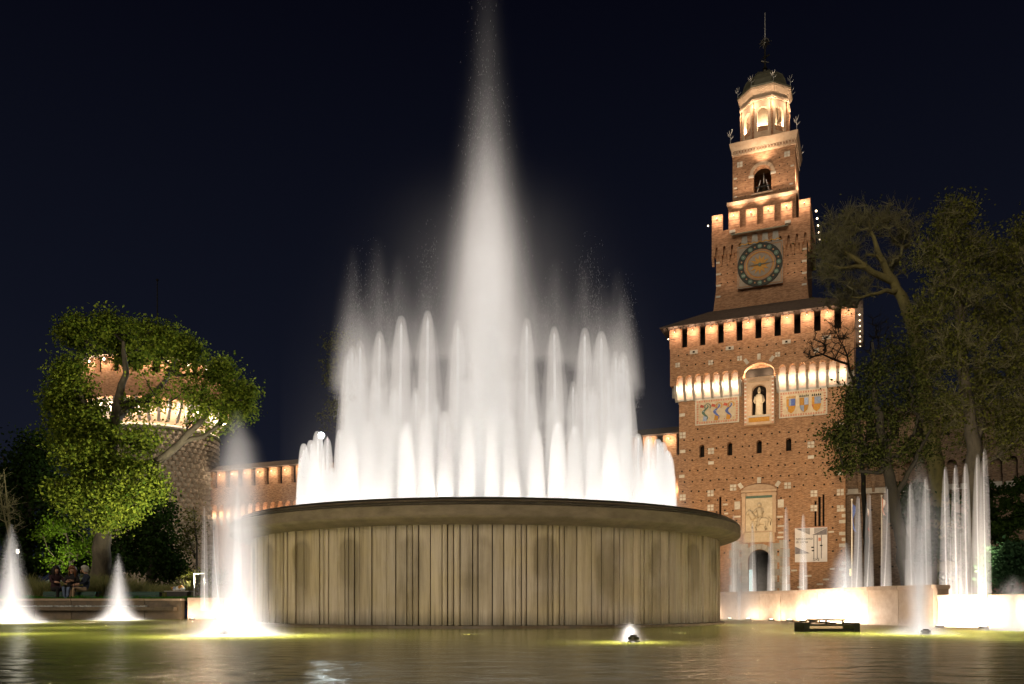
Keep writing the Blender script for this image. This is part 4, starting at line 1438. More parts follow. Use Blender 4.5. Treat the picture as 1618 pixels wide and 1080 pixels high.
# pent roof over the clock
pt = MB().add([(CX - 3.0, CY - 0.56, 42.05), (CX + 3.0, CY - 0.56, 42.05), (CX + 3.0, CY - 1.25, 41.72), (CX - 3.0, CY - 1.25, 41.72), (CX - 3.0, CY - 0.56, 41.9), (CX + 3.0, CY - 0.56, 41.9), (CX + 3.0, CY - 1.25, 41.6), (CX - 3.0, CY - 1.25, 41.6)],
              [(0, 1, 2, 3), (4, 7, 6, 5), (3, 2, 6, 7), (0, 3, 7, 4), (1, 5, 6, 2), (0, 4, 5, 1)]).build("pent_roof", M["lead"], tower)
for s in (-1, 1):
    f = MB().box(CX + s * 2.95 - 0.3, CX + s * 2.95 + 0.3, CY - 0.9, CY - 0.562, 42.06, 42.36).build("port_frame", M["marble"], tower)
for k in range(4):
    x = CX - 1.65 + 1.1 * k
    MB().prism([(x - 0.36, 40.5), (x + 0.36, 40.5), (x + 0.26, 41.55), (x - 0.26, 41.55)], CY - 0.63, CY - 0.556).build("painted_plaque", M["greystone"], tower)
# clock
ck = MB().box(CX - 2.4, CX + 2.4, CY - 0.62, CY - 0.56, 35.75, 40.45).build("clock", M["clockface"], tower)
MB().box(CX - 2.38, CX + 2.38, CY - 0.559, CY - 0.002, 35.77, 39.88).build("clock_backing", M["brick_up"], tower)
cc = (CX, 38.1)


def ring(r0, r1, y0, d, n=48):
    q = MB()
    vs, fs = [], []
    for k in range(n):
        t = 2 * PI * k / n
        for r, y in ((r0, y0), (r1, y0), (r1, y0 - d), (r0, y0 - d)):
            vs.append((cc[0] + r * math.cos(t), y, cc[1] + r * math.sin(t)))
    for k in range(n):
        j = (k + 1) % n
        for c in range(4):
            fs.append((k * 4 + c, j * 4 + c, j * 4 + (c + 1) % 4, k * 4 + (c + 1) % 4))
    return q.add(vs, fs)


def disc(c, r, y0, d, n=16):
    return MB().prism([(c[0] + r * math.cos(2 * PI * k / n), c[1] + r * math.sin(2 * PI * k / n)) for k in range(n)], y0 - d, y0)


YB = CY - 0.622
for zz in (35.85, 40.2):
    MB().box(CX - 2.3, CX + 2.3, YB - 0.03, YB, zz, zz + 0.09).build("frame_line", M["terracotta"], ck)
for s in (-1, 1):
    MB().box(CX + s * 2.26 - 0.045, CX + s * 2.26 + 0.045, YB - 0.03, YB, 35.95, 40.19).build("frame_line", M["terracotta"], ck)
zig = []
for k in range(15):
    zig.append((CX - 2.2 + k * 0.314, 40.5 + 0.16 * (k % 2)))
MB().prism(zig + [(x, z + 0.12) for x, z in reversed(zig)], YB - 0.03, YB - 0.001).build("zigzag_border", M["gold"], ck)
rg = ring(1.72, 2.32, YB, 0.10).build("hour_ring", M["clockring"], ck)
ring(2.32, 2.40, YB, 0.13).build("ring_edge", M["clockring"], ck)
ring(1.60, 1.71, YB, 0.07).build("ring_edge", M["terracotta"], ck)
ring(1.28, 1.40, YB, 0.05).build("ring_edge", M["terracotta"], ck)
ring(1.42, 1.50, YB, 0.04).build("ring_edge", M["gold"], ck)
num = ["XII", "I", "II", "III", "IIII", "V", "VI", "VII", "VIII", "IX", "X", "XI"]
for k in range(12):
    t = PI / 2 - 2 * PI * k / 12
    c = (cc[0] + 2.02 * math.cos(t), cc[1] + 2.02 * math.sin(t))
    dd = disc(c, 0.24, YB - 0.101, 0.05).build("numeral_disc", M["green"], ck)
    text(num[k], c[0], c[1] - 0.09, 0.24, M["marble"], dd, "numeral", YB - 0.158, "CENTER")
    t2 = t + PI / 12
    disc((cc[0] + 2.02 * math.cos(t2), cc[1] + 2.02 * math.sin(t2)), 0.09, YB - 0.101, 0.04, 8).build("ring_stud", M["terracotta"], ck)
star = []
for k in range(24):
    r = 1.12 if k % 2 == 0 else 0.58
    star.append((cc[0] + r * math.cos(2 * PI * k / 24), cc[1] + r * math.sin(2 * PI * k / 24)))
MB().prism(star, YB - 0.05, YB - 0.001).build("sun_face", M["gold"], ck)
disc(cc, 0.2, YB - 0.051, 0.06).build("hub", M["green"], ck)
hh = MB().prism([(cc[0] + 0.1, cc[1] - 0.06), (cc[0] + 1.75, cc[1] + 0.08), (cc[0] + 0.1, cc[1] + 0.08)], YB - 0.15, YB - 0.115).build("minute_hand", M["bronze"], ck)
MB().prism([(cc[0] - 0.1, cc[1] - 0.08), (cc[0] - 1.25, cc[1] - 0.02), (cc[0] - 0.1, cc[1] + 0.08)], YB - 0.15, YB - 0.115).build("hour_hand", M["bronze"], ck)
ph2 = MB()
for z in (36.9, 37.9, 38.9):
    for x in (-4.3, -3.6, -2.9, 2.9, 3.6, 4.3):
        ph2.box(CX + x - 0.07, CX + x + 0.07, CY - 0.012, CY - 0.002, z - 0.07, z + 0.07)
o = ph2.build("putlog_hole", M["void"], tower)
o["kind"] = "stuff"
for z in (35.3, 36.6, 37.9, 39.2):
    for s in (-1, 1):
        MB().box(CX + s * 4.85 - (0.5 if s > 0 else 0), CX + s * 4.85 + (0.5 if s < 0 else 0), CY - 0.16 if z < 36.3 else CY - 0.03, CY + 0.3, z, z + 0.2).build("quoin_block", M["marble"], tower)

# --- belfry
BW, BY = 3.4, 4.1
BX = 0.0
fb = MB().facade(rect(BX - BW, BX + BW, 46.46, 51.9), [arch_pts(BX - 0.13, 1.95, 47.3, 50.35, 12)], BY, 0.8)
fb.box(BX - BW, BX - BW + 0.9, BY + 0.01, BY + 6.0, 46.46, 51.9).box(BX + BW - 0.9, BX + BW, BY + 0.01, BY + 6.0, 46.46, 51.9).box(BX - BW + 0.9, BX + BW - 0.9, BY + 5.2, BY + 6, 46.46, 51.9)
fb.build("belfry_wall", M["brick_up"], tower)
for k in range(13):
    t0, t1 = PI * k / 13, PI * (k + 1) / 13
    c = (BX - 0.13, 49.37)
    MB().prism([(c[0] + 1.0 * math.cos(t0 + .01), c[1] + 1.0 * math.sin(t0 + .01)), (c[0] + 1.38 * math.cos(t0 + .01), c[1] + 1.38 * math.sin(t0 + .01)), (c[0] + 1.38 * math.cos(t1 - .01), c[1] + 1.38 * math.sin(t1 - .01)), (c[0] + 1.0 * math.cos(t1 - .01), c[1] + 1.0 * math.sin(t1 - .01))], BY - 0.1, BY - 0.003).build("arch_block", M["plaster"], tower)
for s in (-1, 1):
    MB().box(BX - 0.13 + s * 1.2 - 0.28, BX - 0.13 + s * 1.2 + 0.28, BY - 0.14, BY - 0.004, 49.12, 49.34).build("impost", M["marble"], tower)
MB().box(BX - 1.3, BX + 1.04, BY - 0.12, BY - 0.004, 47.05, 47.28).build("arch_sill", M["plaster"], tower)
bl = MB().lathe([(0.62, 0), (0.60, 0.08), (0.46, 0.35), (0.36, 0.8), (0.28, 1.0), (0.1, 1.1), (0.08, 1.25), (0, 1.28)], 20, (BX - 0.13, BY + 1.6, 47.75)).build("bell", M["bronze"], tower, smooth=True)
for z in (47.7, 48.3):
    MB().box(BX - 1.0, BX + 0.75, BY + 0.85, BY + 0.95, z, z + 0.12).build("bell_beam", M["iron"], tower)
for s in (-1, 1):
    MB().tube([(BX - 0.13 + s * 0.8, BY + 0.9, 47.3), (BX - 0.13 + s * 0.3, BY + 0.9, 49.1)], 0.05, 6).build("bell_strut", M["steel"], tower)
MB().tube([(BX - 0.13, BY + 1.6, 49.0), (BX - 0.13, BY + 1.6, 50.3)], 0.06, 6).build("bell_hanger", M["steel"], tower)
for x, z in ((BX - 2.6, 50.9), (BX + 2.55, 51.0)):
    four(x, z, BY, 0.9)
for x, z in ((BX - 3.1, 49.4), (BX + 3.1, 49.6), (BX - 3.1, 47.3), (BX + 3.0, 47.6), (BX - 3.1, 48.3)):
    link("stone_block", long_, tower, (x, BY, z), scale=(0.5, 1, 0.9))
ph3 = MB()
for z in (47.2, 48.1, 49.0, 49.9, 50.8):
    for x in (-2.9, -2.0, 1.75, 2.6):
        ph3.box(BX + x - 0.055, BX + x + 0.055, BY - 0.012, BY - 0.002, z - 0.055, z + 0.055)
o = ph3.build("putlog_hole", M["void"], tower)
o["kind"] = "stuff"
MB().box(BX - 3.47, BX + 3.47, BY - 0.08, BY + 6.1, 51.91, 52.2).build("cornice", M["plaster"], tower)
for k in range(22):
    x = BX - 3.4 + k * 0.322
    MB().box(x - 0.09, x + 0.09, BY - 0.22, BY - 0.082, 52.0, 52.45).build("dentil", M["plaster"], tower)
MB().frustum((BX - 3.55, BX + 3.55, BY - 0.2, BY + 6.2, 52.46), (BX - 3.75, BX + 3.75, BY - 0.45, BY + 6.4, 53.3)).build("cornice", M["plaster"], tower)
MB().box(BX - 3.47, BX + 3.47, BY - 0.06, BY + 6.1, 52.21, 52.455).build("cornice", M["brick_up"], tower)
# --- octagonal lantern
LX, LY = -0.15, BY + 3.0
oc = R(22.5)


def octo(prof, z0=0, twist=oc):
    return MB().lathe(prof, 8, (LX, LY, z0), a0=twist, a1=twist + 2 * PI)


ow = 2.72
for k in range(8):
    t = 2 * PI * k / 8 - PI / 2
    Mx = Matrix.Translation((LX, LY, 0)) @ Matrix.Rotation(t + PI / 2, 4, "Z")
    ap = ow * math.cos(PI / 8)
    hw = ow * math.sin(PI / 8)
    q = MB().facade(rect(-hw, hw, 53.31, 58.0), [arch_pts(0, 1.15, 54.5, 57.3, 10)], -ap, 0.35)
    q.v = [tuple(Mx @ Vector(p)) for p in q.v]
    q.build("lantern_face", M["plaster"], tower)
    q = MB().box(-0.55, 0.55, -ap + 0.08, -ap + 0.12, 54.5, 55.1)
    q.v = [tuple(Mx @ Vector(p)) for p in q.v]
    q.build("balustrade", M["brick_up"], tower)
    q = MB().tube([(hw, -ap - 0.03, 53.4), (hw, -ap - 0.03, 57.9)], 0.13, 8)
    q.v = [tuple(Mx @ Vector(p)) for p in q.v]
    q.build("corner_shaft", M["brick_up"], tower)
octo([(1.5, 53.31), (1.5, 58)]).build("lantern_core", M["cream"], tower)
octo([(2.6, 57.9), (2.95, 58.02), (2.95, 58.25), (2.7, 58.27), (2.75, 58.8), (3.15, 59.25), (3.2, 59.45), (2.6, 59.5)]).build("lantern_cornice", M["plaster"], tower)
octo([(3.22, 59.46), (3.25, 59.62), (2.95, 59.75), (2.6, 60.0), (2.45, 60.7), (2.1, 61.4), (1.5, 61.95), (0.8, 62.25), (0.45, 62.35), (0.4, 62.5), (0, 62.5)]).build("dome", M["lead"], tower)
for k in range(8):
    t = oc + 2 * PI * k / 8
    pts = [(LX + r * math.cos(t), LY + r * math.sin(t), z) for r, z in ((2.98, 59.77), (2.63, 60.02), (2.48, 60.72), (2.13, 61.43), (1.52, 61.98), (0.82, 62.28))]
    MB().tube(pts, 0.05, 5).build("dome_rib", M["lead"], tower)
    lamp("POINT", (LX + 2.2 * math.cos(t - oc), LY + 2.2 * math.sin(t - oc), 55.3), 300 if k in (4, 5, 6, 7) else 60, CAST_LIGHT, tower, 0.1)
for k in (4, 5, 6, 7, 0):
    t = oc + 2 * PI * k / 8
    lamp("POINT", (LX + 3.3 * math.cos(t), LY + 3.3 * math.sin(t), 57.4), 150, CAST_LIGHT, tower, 0.1)
MB().ball((LX, LY, 62.75), 0.28, 10, 7).lathe([(0.3, 0), (0.12, 0.4), (0.1, 1.2), (0.22, 1.4), (0.1, 1.6), (0.08, 3.0)], 8, (LX, LY, 63.0)).build("finial", M["bronze"], tower)
fs_ = MB()
for k in range(10):
    t = 2 * PI * k / 10
    fs_.tube([(LX + 0.1 * math.cos(t), LY - 0.05, 66.1 + 0.1 * math.sin(t)), (LX + 0.75 * math.cos(t), LY - 0.05, 66.1 + 0.75 * math.sin(t))], [0.09, 0.02], 5)
    fs_.tube([(LX + 0.45 * math.cos(t), LY - 0.05, 66.1 + 0.45 * math.sin(t)), (LX + 0.45 * math.cos(t + .63), LY - 0.05, 66.1 + 0.45 * math.sin(t + .63))], 0.05, 5)
fs_.tube([(LX - 0.5, LY, 64.2), (LX + 0.5, LY, 64.6)], [0.03, 0.12], 5).tube([(LX + 0.45, LY, 63.7), (LX - 0.4, LY, 64.0)], [0.03, 0.12], 5)
fs_.build("weather_vane", M["bronze"], tower)
MB().tube([(LX, LY, 66.0), (LX, LY, 69.6)], [0.05, 0.02], 6).build("spire_rod", M["steel"], tower)


def leafy_finial(x, y, z, h=1.5):
    q = MB().tube([(x, y, z), (x, y, z + h * 0.5)], 0.022, 5)
    for k in range(7):
        t = 2 * PI * k / 7
        q.tube([(x, y, z + h * (0.35 + 0.06 * k)), (x + 0.24 * math.cos(t), y + 0.24 * math.sin(t), z + h * (0.5 + 0.06 * k)), (x + 0.36 * math.cos(t), y + 0.36 * math.sin(t), z + h * (0.62 + 0.07 * k))], [0.02, 0.03, 0.01], 4)
    return q.build("iron_flower", M["steel"], tower)


for x, y in ((BX - 3.6, BY - 0.3), (BX + 3.6, BY - 0.3), (BX + 3.6, BY + 6.2), (BX - 3.6, BY + 6.2)):
    leafy_finial(x, y, 53.31, 1.45)
for k in range(8):
    t = oc + 2 * PI * k / 8
    leafy_finial(LX + 3.15 * math.cos(t), LY + 3.15 * math.sin(t), 59.6, 1.1)
# lamps grazing the belfry
for x in (-2.6, -0.1, 2.4):
    lamp("SPOT", (x, BY - 1.6, 45.0), 700, CAST_LIGHT, tower, 0.1, (x, BY + 0.2, 52), 95, 0.9)
for y in (BY + 0.5, BY + 3.5):
    lamp("POINT", (BX + BW + 0.45, y, 48.5), 220, CAST_LIGHT, tower, 0.1)
lamp("POINT", (BX - 0.13, BY + 0.9, 47.5), 60, CAST_LIGHT, tower, 0.1)
lamp("SPOT", (BX, BY - 1.2, 50.4), 700, CAST_LIGHT, tower, 0.1, (BX, BY - 0.3, 53), 120, 0.8)
# floodlights on the lower block
for x in (-11, 11):
    lamp("SPOT", (x, -24, 1.6), 13000, (1.0, 0.70, 0.40), tower, 0.4, (x * 0.15, 0, 15.0), 64, 0.8)
for x in (-5, 5):
    lamp("SPOT", (x, -0.6, 34.2), 420, CAST_LIGHT, tower, 0.2, (x * 0.5, CY, 40.5), 75, 0.9)
# three flagpoles in front of the gate tower's right-hand wall
def flag(u, Y, vtop, vbot, cols, label, v0, v1):
    p = P(u, 930, Y)
    o = empty("flagpole", label, "flag", (p.x, p.y, GZ))
    zt = EYE + (956 - vtop) / F * Y
    MB().tube([(0, 0, 0), (0, 0, zt - GZ)], [0.07, 0.04], 8).ball((0, 0, zt - GZ), 0.09, 8, 5).build("pole", M["steel"], o)
    zh, zl = EYE + (956 - v0) / F * Y - GZ, EYE + (956 - v1) / F * Y - GZ
    n = len(cols)
    for k in range(n):
        q = MB()
        vs = []
        for j in range(9):
            zz = zh + (zl - zh) * j / 8
            for e_ in (0, 1):
                w = 0.06 + 0.34 * (k + e_) / n * (0.6 + 0.4 * math.sin(j * 0.8 + 1))
                vs.append((w, 0.10 * math.sin((k + e_) * 2.2 + j * 0.5), zz - 0.12 * (k + e_)))
        q.add(vs, [(2 * j, 2 * j + 1, 2 * j + 3, 2 * j + 2) for j in range(8)])
        fo = q.build("flag_cloth", cols[k], o)
        fo.modifiers.new("thickness", "SOLIDIFY").thickness = 0.012


flag(1346, 74, 789, 930, [M["blue"], M["blue"], M["blue"]], "flagpole with a limp dark blue flag beside the tower's right edge", 795, 835)
flag(1367, 73.5, 786, 930, [M["white"], M["white"], M["red"]], "flagpole with a limp white and red flag, second from the brick tower", 800, 833)
flag(1393, 73, 783, 930, [M["pinkline"], M["white"], M["pinkline"]], "flagpole with a limp pale pink and white flag, farthest from the brick tower", 786, 810)


# --- curtain walls
def curtain(name, label, x0, x1, brick, y=1.5, zt=20.0, lights=True, arches=True, lit=lambda x: True):
    o = empty(name, label, "castle wall", TC, TH)
    MB().box(x0, x1, y, y + 4, 0, zt - 5.2).build("wall_face", brick, o)
    n = max(1, round((x1 - x0) / 1.32))
    p = (x1 - x0) / n
    ol = [(x0, zt - 6.6)]
    for k in range(n):
        c = x0 + p * (k + 0.5)
        ol += [(c - p * 0.34, zt - 6.6)] + [(c + p * 0.34 * math.cos(PI - PI * j / 6), zt - 5.3 + p * 0.34 * math.sin(PI - PI * j / 6)) for j in range(7)] + [(c + p * 0.34, zt - 6.6)]
    ol += [(x1, zt - 6.6), (x1, zt - 2.4), (x0, zt - 2.4)]
    MB().prism(ol, y - 0.8, y - 0.01).box(x0, x1, y, y + 4, zt - 5.19, zt - 2.4).build("parapet", brick, o)
    for k in range(n + 1):
        c = x0 + p * k
        cb_ = MB().add([(c - 0.17, y - 0.82, zt - 6.61), (c + 0.17, y - 0.82, zt - 6.61), (c + 0.17, y - 0.01, zt - 6.61), (c - 0.17, y - 0.01, zt - 6.61), (c - 0.12, y - 0.2, zt - 7.9), (c + 0.12, y - 0.2, zt - 7.9), (c + 0.12, y - 0.01, zt - 7.9), (c - 0.12, y - 0.01, zt - 7.9)],
                       [(0, 1, 2, 3), (4, 7, 6, 5), (0, 4, 5, 1), (1, 5, 6, 2), (2, 6, 7, 3), (3, 7, 4, 0)])
        cb_.build("corbel", M["greystone"] if brick is not M["brick_unlit"] else brick, o)
    if arches:
        for k in range(n):
            c = x0 + p * (k + 0.5)
            if lit(c):
                lamp("POINT", (c, y - 0.5, zt - 6.3), 90, CAST_LIGHT, o, 0.07)
    n2 = max(1, round((x1 - x0) / 2.35))
    p2 = (x1 - x0) / n2
    me = MB().box(-p2 * 0.33, p2 * 0.33, y - 0.8, y - 0.1, zt - 2.398, zt - 0.02).mesh("merlon", brick)
    for k in range(n2):
        c = x0 + p2 * (k + 0.5)
        link("merlon", me, o, (c, 0, 0))
        if lights and lit(c):
            a = link("lamp_arm", arm_me, o, (c, y - 1.22, zt - 0.6))
            link("lens", lens_me, a)
            lamp("POINT", (c, y - 1.4, zt - 0.62), 130, CAST_LIGHT, o, 0.07)
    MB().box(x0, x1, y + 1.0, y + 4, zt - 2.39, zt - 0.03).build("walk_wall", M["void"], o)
    MB().add([(x0, y - 1.5, zt), (x1, y - 1.5, zt), (x1, y + 4.4, zt), (x0, y + 4.4, zt), (x0, y + 1.5, zt + 1.3), (x1, y + 1.5, zt + 1.3)], [(0, 3, 2, 1), (0, 1, 5, 4), (3, 4, 5, 2), (0, 4, 3), (1, 2, 5)]).build("roof", M["slate"], o)
    return o


curtain("curtain_wall", "long brick castle wall with lamps glowing under its roof, left of the gate tower", -81.5, -8.75, M["brick"], lit=lambda x: x < -58 or x > -14)
cw2 = curtain("curtain_wall", "dark unlit castle wall behind the trees, right of the gate tower", 8.75, 60, M["brick_unlit"], lights=False, arches=False)
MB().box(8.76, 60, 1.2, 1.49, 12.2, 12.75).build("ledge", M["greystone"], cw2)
ph4 = MB()
for z in (4.5, 6.5, 8.5, 10.5):
    for k in range(16):
        x = 9.6 + k * 1.2 + (0.4 if z in (6.5, 10.5) else 0)
        ph4.box(x - 0.1, x + 0.1, 1.485, 1.497, z - 0.1, z + 0.1)
o = ph4.build("putlog_hole", M["void"], cw2)
o["kind"] = "stuff"
q_ = MB().box(-0.14, 0.14, 1.45, 1.497, 0, 0.75).build("lit_window", M["lamp_yellow"], cw2, (9.2, 0, 3.6))

# --- round tower
RT = empty("round_tower", "massive round stone tower with lit battlements half hidden behind the green tree", "tower", (-52.6, 122.0, 0))
rs, rt_ = 8.5, 10.35
MB().lathe([(rs - 0.05, 0), (rs - 0.05, 25.2)], 64).build("shaft", M["bugnato"], RT)
pyr = MB()
nb = 58
for r_ in range(34):
    z0 = 0.6 + r_ * 0.72
    for k in range(nb):
        t = 2 * PI * (k + (0.5 if r_ % 2 else 0)) / nb
        if math.sin(t) > 0.35:
            continue
        t0, t1 = t - PI / nb + 0.006, t + PI / nb - 0.006
        vs = []
        for tt, zz, rr in ((t0, z0 + 0.03, rs - 0.06), (t1, z0 + 0.03, rs - 0.06), (t1, z0 + 0.69, rs - 0.06), (t0, z0 + 0.69, rs - 0.06)):
            vs.append((rr * math.cos(tt), rr * math.sin(tt), zz))
        d = 0.08
        for tt, zz in ((t0 + d / 2.2, z0 + 0.18), (t1 - d / 2.2, z0 + 0.18), (t1 - d / 2.2, z0 + 0.54), (t0 + d / 2.2, z0 + 0.54)):
            vs.append(((rs + 0.26) * math.cos(tt), (rs + 0.26) * math.sin(tt), zz))
        pyr.add(vs, [(4, 5, 6, 7), (0, 1, 5, 4), (1, 2, 6, 5), (2, 3, 7, 6), (3, 0, 4, 7)])
o = pyr.build("rusticated_stone", M["bugnato"], RT)
o["kind"] = "stuff"
MB().lathe([(rs + 0.3, 25.2), (rs + 0.42, 25.4), (rs + 0.3, 25.65), (rs, 25.7)], 64).build("string_course", M["greystone"], RT)
MB().lathe([(rs - 0.06, 25.71), (rs - 0.06, 30.5)], 64).build("upper_shaft", M["plaster"], RT)
MB().lathe([(rs, 28.9), (rt_, 28.92), (rt_, 32.3), (rt_ - 0.8, 32.3), (rt_ - 0.8, 28.95)], 64).build("parapet", M["brick_up"], RT)
for k in range(44):
    t = 2 * PI * k / 44
    q = MB().add([(rs - 0.1, -0.2, 26.0), (rs - 0.1, 0.2, 26.0), (rs - 0.1, 0.2, 28.89), (rs - 0.1, -0.2, 28.89), (rt_ - 0.05, -0.2, 28.2), (rt_ - 0.05, 0.2, 28.2), (rt_ - 0.05, 0.2, 28.89), (rt_ - 0.05, -0.2, 28.89)],
                 [(0, 4, 5, 1), (4, 7, 6, 5), (0, 3, 7, 4), (1, 5, 6, 2), (0, 1, 2, 3), (2, 6, 7, 3)])
    q.build("corbel", M["greystone"], RT, (0, 0, 0), (0, 0, t))
    if math.sin(t + PI / 44) < 0.1:
        tt = t + PI / 44
        lamp("POINT", ((rt_ - 0.6) * math.cos(tt), (rt_ - 0.6) * math.sin(tt), 27.6), 500, CAST_LIGHT, RT, 0.1)
mme = MB().box(rt_ - 0.75, rt_ - 0.02, -0.78, 0.78, 32.302, 34.4).mesh("merlon", M["brick_up"])
for k in range(24):
    t = 2 * PI * k / 24
    link("merlon", mme, RT, (0, 0, 0), (0, 0, t))
    if math.sin(t) < 0.15:
        a = link("lamp_arm", arm_me, RT, ((rt_ + 0.4) * math.cos(t), (rt_ + 0.4) * math.sin(t), 33.9), (0, 0, t + PI / 2))
        link("lens", lens_me, a, scale=(4, 4, 4))
        lamp("POINT", ((rt_ + 0.6) * math.cos(t), (rt_ + 0.6) * math.sin(t), 33.9), 800, CAST_LIGHT, RT, 0.1)
MB().lathe([(rt_ + 0.7, 34.42), (rt_ + 0.7, 34.6), (4, 36.5), (0, 37.2)], 48).build("roof", M["slate"], RT)
MB().tube([(0, 0, 37), (0, 0, 48.6)], [0.14, 0.07], 8).ball((0, 0, 48.7), 0.2, 8, 6).build("flagstaff", M["iron"], RT)
MB().box(0.5, 1.5, -rs - 0.34, -rs - 0.1, 17.5, 19.5).build("window", M["void"], RT)
lamp("SPOT", (12, -30, 1.5), 12000, (1.0, 0.86, 0.66), RT, 0.4, (2.5, -6, 16), 60, 0.8)

# floodlights on a mast behind the fountain
for u, v, pw, lb in ((508, 688, 3500, "dazzling white floodlight on a mast behind the drum's left end"), (482, 728, 600, "smaller white floodlight low on the mast side, below the dazzling one")):
    p = P(u, v, 46)
    o = empty("floodlight", lb, "floodlight", (p.x, p.y, GZ))
    h = p.z - GZ
    MB().tube([(0, 0.12, 0), (0, 0.12, h)], [0.10, 0.06], 8).build("mast", M["iron"], o)
    hd = MB().lathe([(0.05, 0.12), (0.16, 0.1), (0.24, -0.02), (0.25, -0.06)], 14)
    Mh = Matrix.Translation((0, 0, h)) @ Matrix.Rotation(R(75), 4, "X")
    hd.v = [tuple(Mh @ Vector(q)) for q in hd.v]
    hd.build("lamp_head", M["iron"], o)
    MB().ball((0, -0.06, h), 0.17 if pw > 500 else 0.11, 12, 8).build("lens", M["lamp_white"], o, smooth=True)
    lamp("POINT", (0, -0.3, h), pw, (0.9, 0.97, 1.0), o, 0.15)

# ------------------------------------------------------------------ trees and planting
def frusta(p0, p1, r0, r1, n=5):
    """Many tapered limb segments as one vertex/face array."""
    p0, p1 = np.asarray(p0, float), np.asarray(p1, float)
    d = p1 - p0
    L = np.linalg.norm(d, axis=1, keepdims=True) + 1e-9
    d = d / L
    up = np.where(np.abs(d[:, 2:3]) > 0.9, np.array([[1.0, 0, 0]]), np.array([[0, 0, 1.0]]))
    a = np.cross(d, up)
    a /= np.linalg.norm(a, axis=1, keepdims=True) + 1e-9
    b = np.cross(d, a)
    V = np.zeros((len(p0), 2 * n, 3))
    for q in range(n):
        w = 2 * PI * q / n
        o = a * math.cos(w) + b * math.sin(w)
        V[:, q] = p0 - d * r0[:, None] * 0.3 + o * r0[:, None]
        V[:, n + q] = p1 + d * r1[:, None] * 0.3 + o * r1[:, None]
    base = np.arange(len(p0))[:, None] * 2 * n
    fs = [base + np.array([[q, (q + 1) % n, n + (q + 1) % n, n + q]]) for q in range(n)]
    return V.reshape(-1, 3), np.concatenate(fs, 0)


def leaf_quads(C, size, rs_, droop=0.0):
    """A folded four-cornered leaf at every point of C."""
    n = len(C)
    u = rs_.normal(size=(n, 3))
    u[:, 2] -= droop
    u /= np.linalg.norm(u, axis=1, keepdims=True) + 1e-9
    v = np.cross(u, rs_.normal(size=(n, 3)))
    v /= np.linalg.norm(v, axis=1, keepdims=True) + 1e-9
    s = size * (0.6 + 0.8 * rs_.rand(n))[:, None]
    V = np.stack([C - u * s * 0.5, C + v * s * 0.33, C + u * s * 0.55, C - v * s * 0.33], 1)
    Q = np.arange(n)[:, None] * 4 + np.array([[0, 1, 2, 3]])
    return V.reshape(-1, 3), Q


def skeleton(limbs, targets, rs_, step=0.45, sag=0.0, wig=0.10, along=0.35):
    """Limbs: list of polylines [(point, radius)...] given; targets: points the twigs reach for.
    Each target is joined to the cheapest existing node by a wavering path. Returns nodes, parents, given radii."""
    N, par, rad, plen = [], [], [], []
    for li, lb in enumerate(limbs):
        prev = -1
        if li > 0:
            d0 = [(Vector(n_) - lb[0][0]).length for n_ in N]
            prev = int(np.argmin(d0))
        for i in range(len(lb)):
            p, r = lb[i]
            if i == 0:
                if prev < 0:
                    N.append(tuple(p)); par.append(-1); rad.append(r); plen.append(0.0)
                    prev = 0
                continue
            a, ra_ = lb[i - 1]
            m = max(1, int((p - a).length / step))
            for k in range(1, m + 1):
                t = k / m
                q = a.lerp(p, t)
                j = Vector(rs_.normal(size=3) * wig * 0.35)
                q = q + (j if k < m else j * 0.3)
                N.append(tuple(q)); par.append(prev); rad.append(ra_ + (r - ra_) * t)
                plen.append(plen[prev] + (q - Vector(N[prev])).length)
                prev = len(N) - 1
    n_l = len(N)
    A = np.array(N)
    PL = np.array(plen)
    base = A[0]
    order = np.argsort(np.linalg.norm(targets - A[:n_l].mean(0), axis=1))
    tips = []
    cap = 20000
    buf = np.zeros((cap, 3)); buf[:len(A)] = A
    pb = np.zeros(cap); pb[:len(A)] = PL
    cnt = len(A)
    for ti in order:
        t = targets[ti]
        d = np.linalg.norm(buf[:cnt] - t, axis=1)
        cost = d + along * 0.25 * pb[:cnt] * 0.2 + np.maximum(0, buf[:cnt, 2] - t[2]) * 0.5
        j = int(np.argmin(cost))
        D = d[j]
        m = max(1, int(D / step))
        if cnt + m >= cap:
            break
        a = buf[j].copy()
        prev = j
        bend = rs_.normal(size=3) * 0.12 * D
        for k in range(1, m + 1):
            s = k / m
            q = a + (t - a) * s + bend * math.sin(PI * s) + rs_.normal(size=3) * wig * (0.5 if k < m else 0) + np.array([0, 0, -sag * D * math.sin(PI * s)])
            buf[cnt] = q; pb[cnt] = pb[prev] + D / m
            par.append(prev); rad.append(0.0)
            prev = cnt
            cnt += 1
        tips.append(prev)
    return buf[:cnt], np.array(par), np.array(rad), np.array(tips, int), n_l


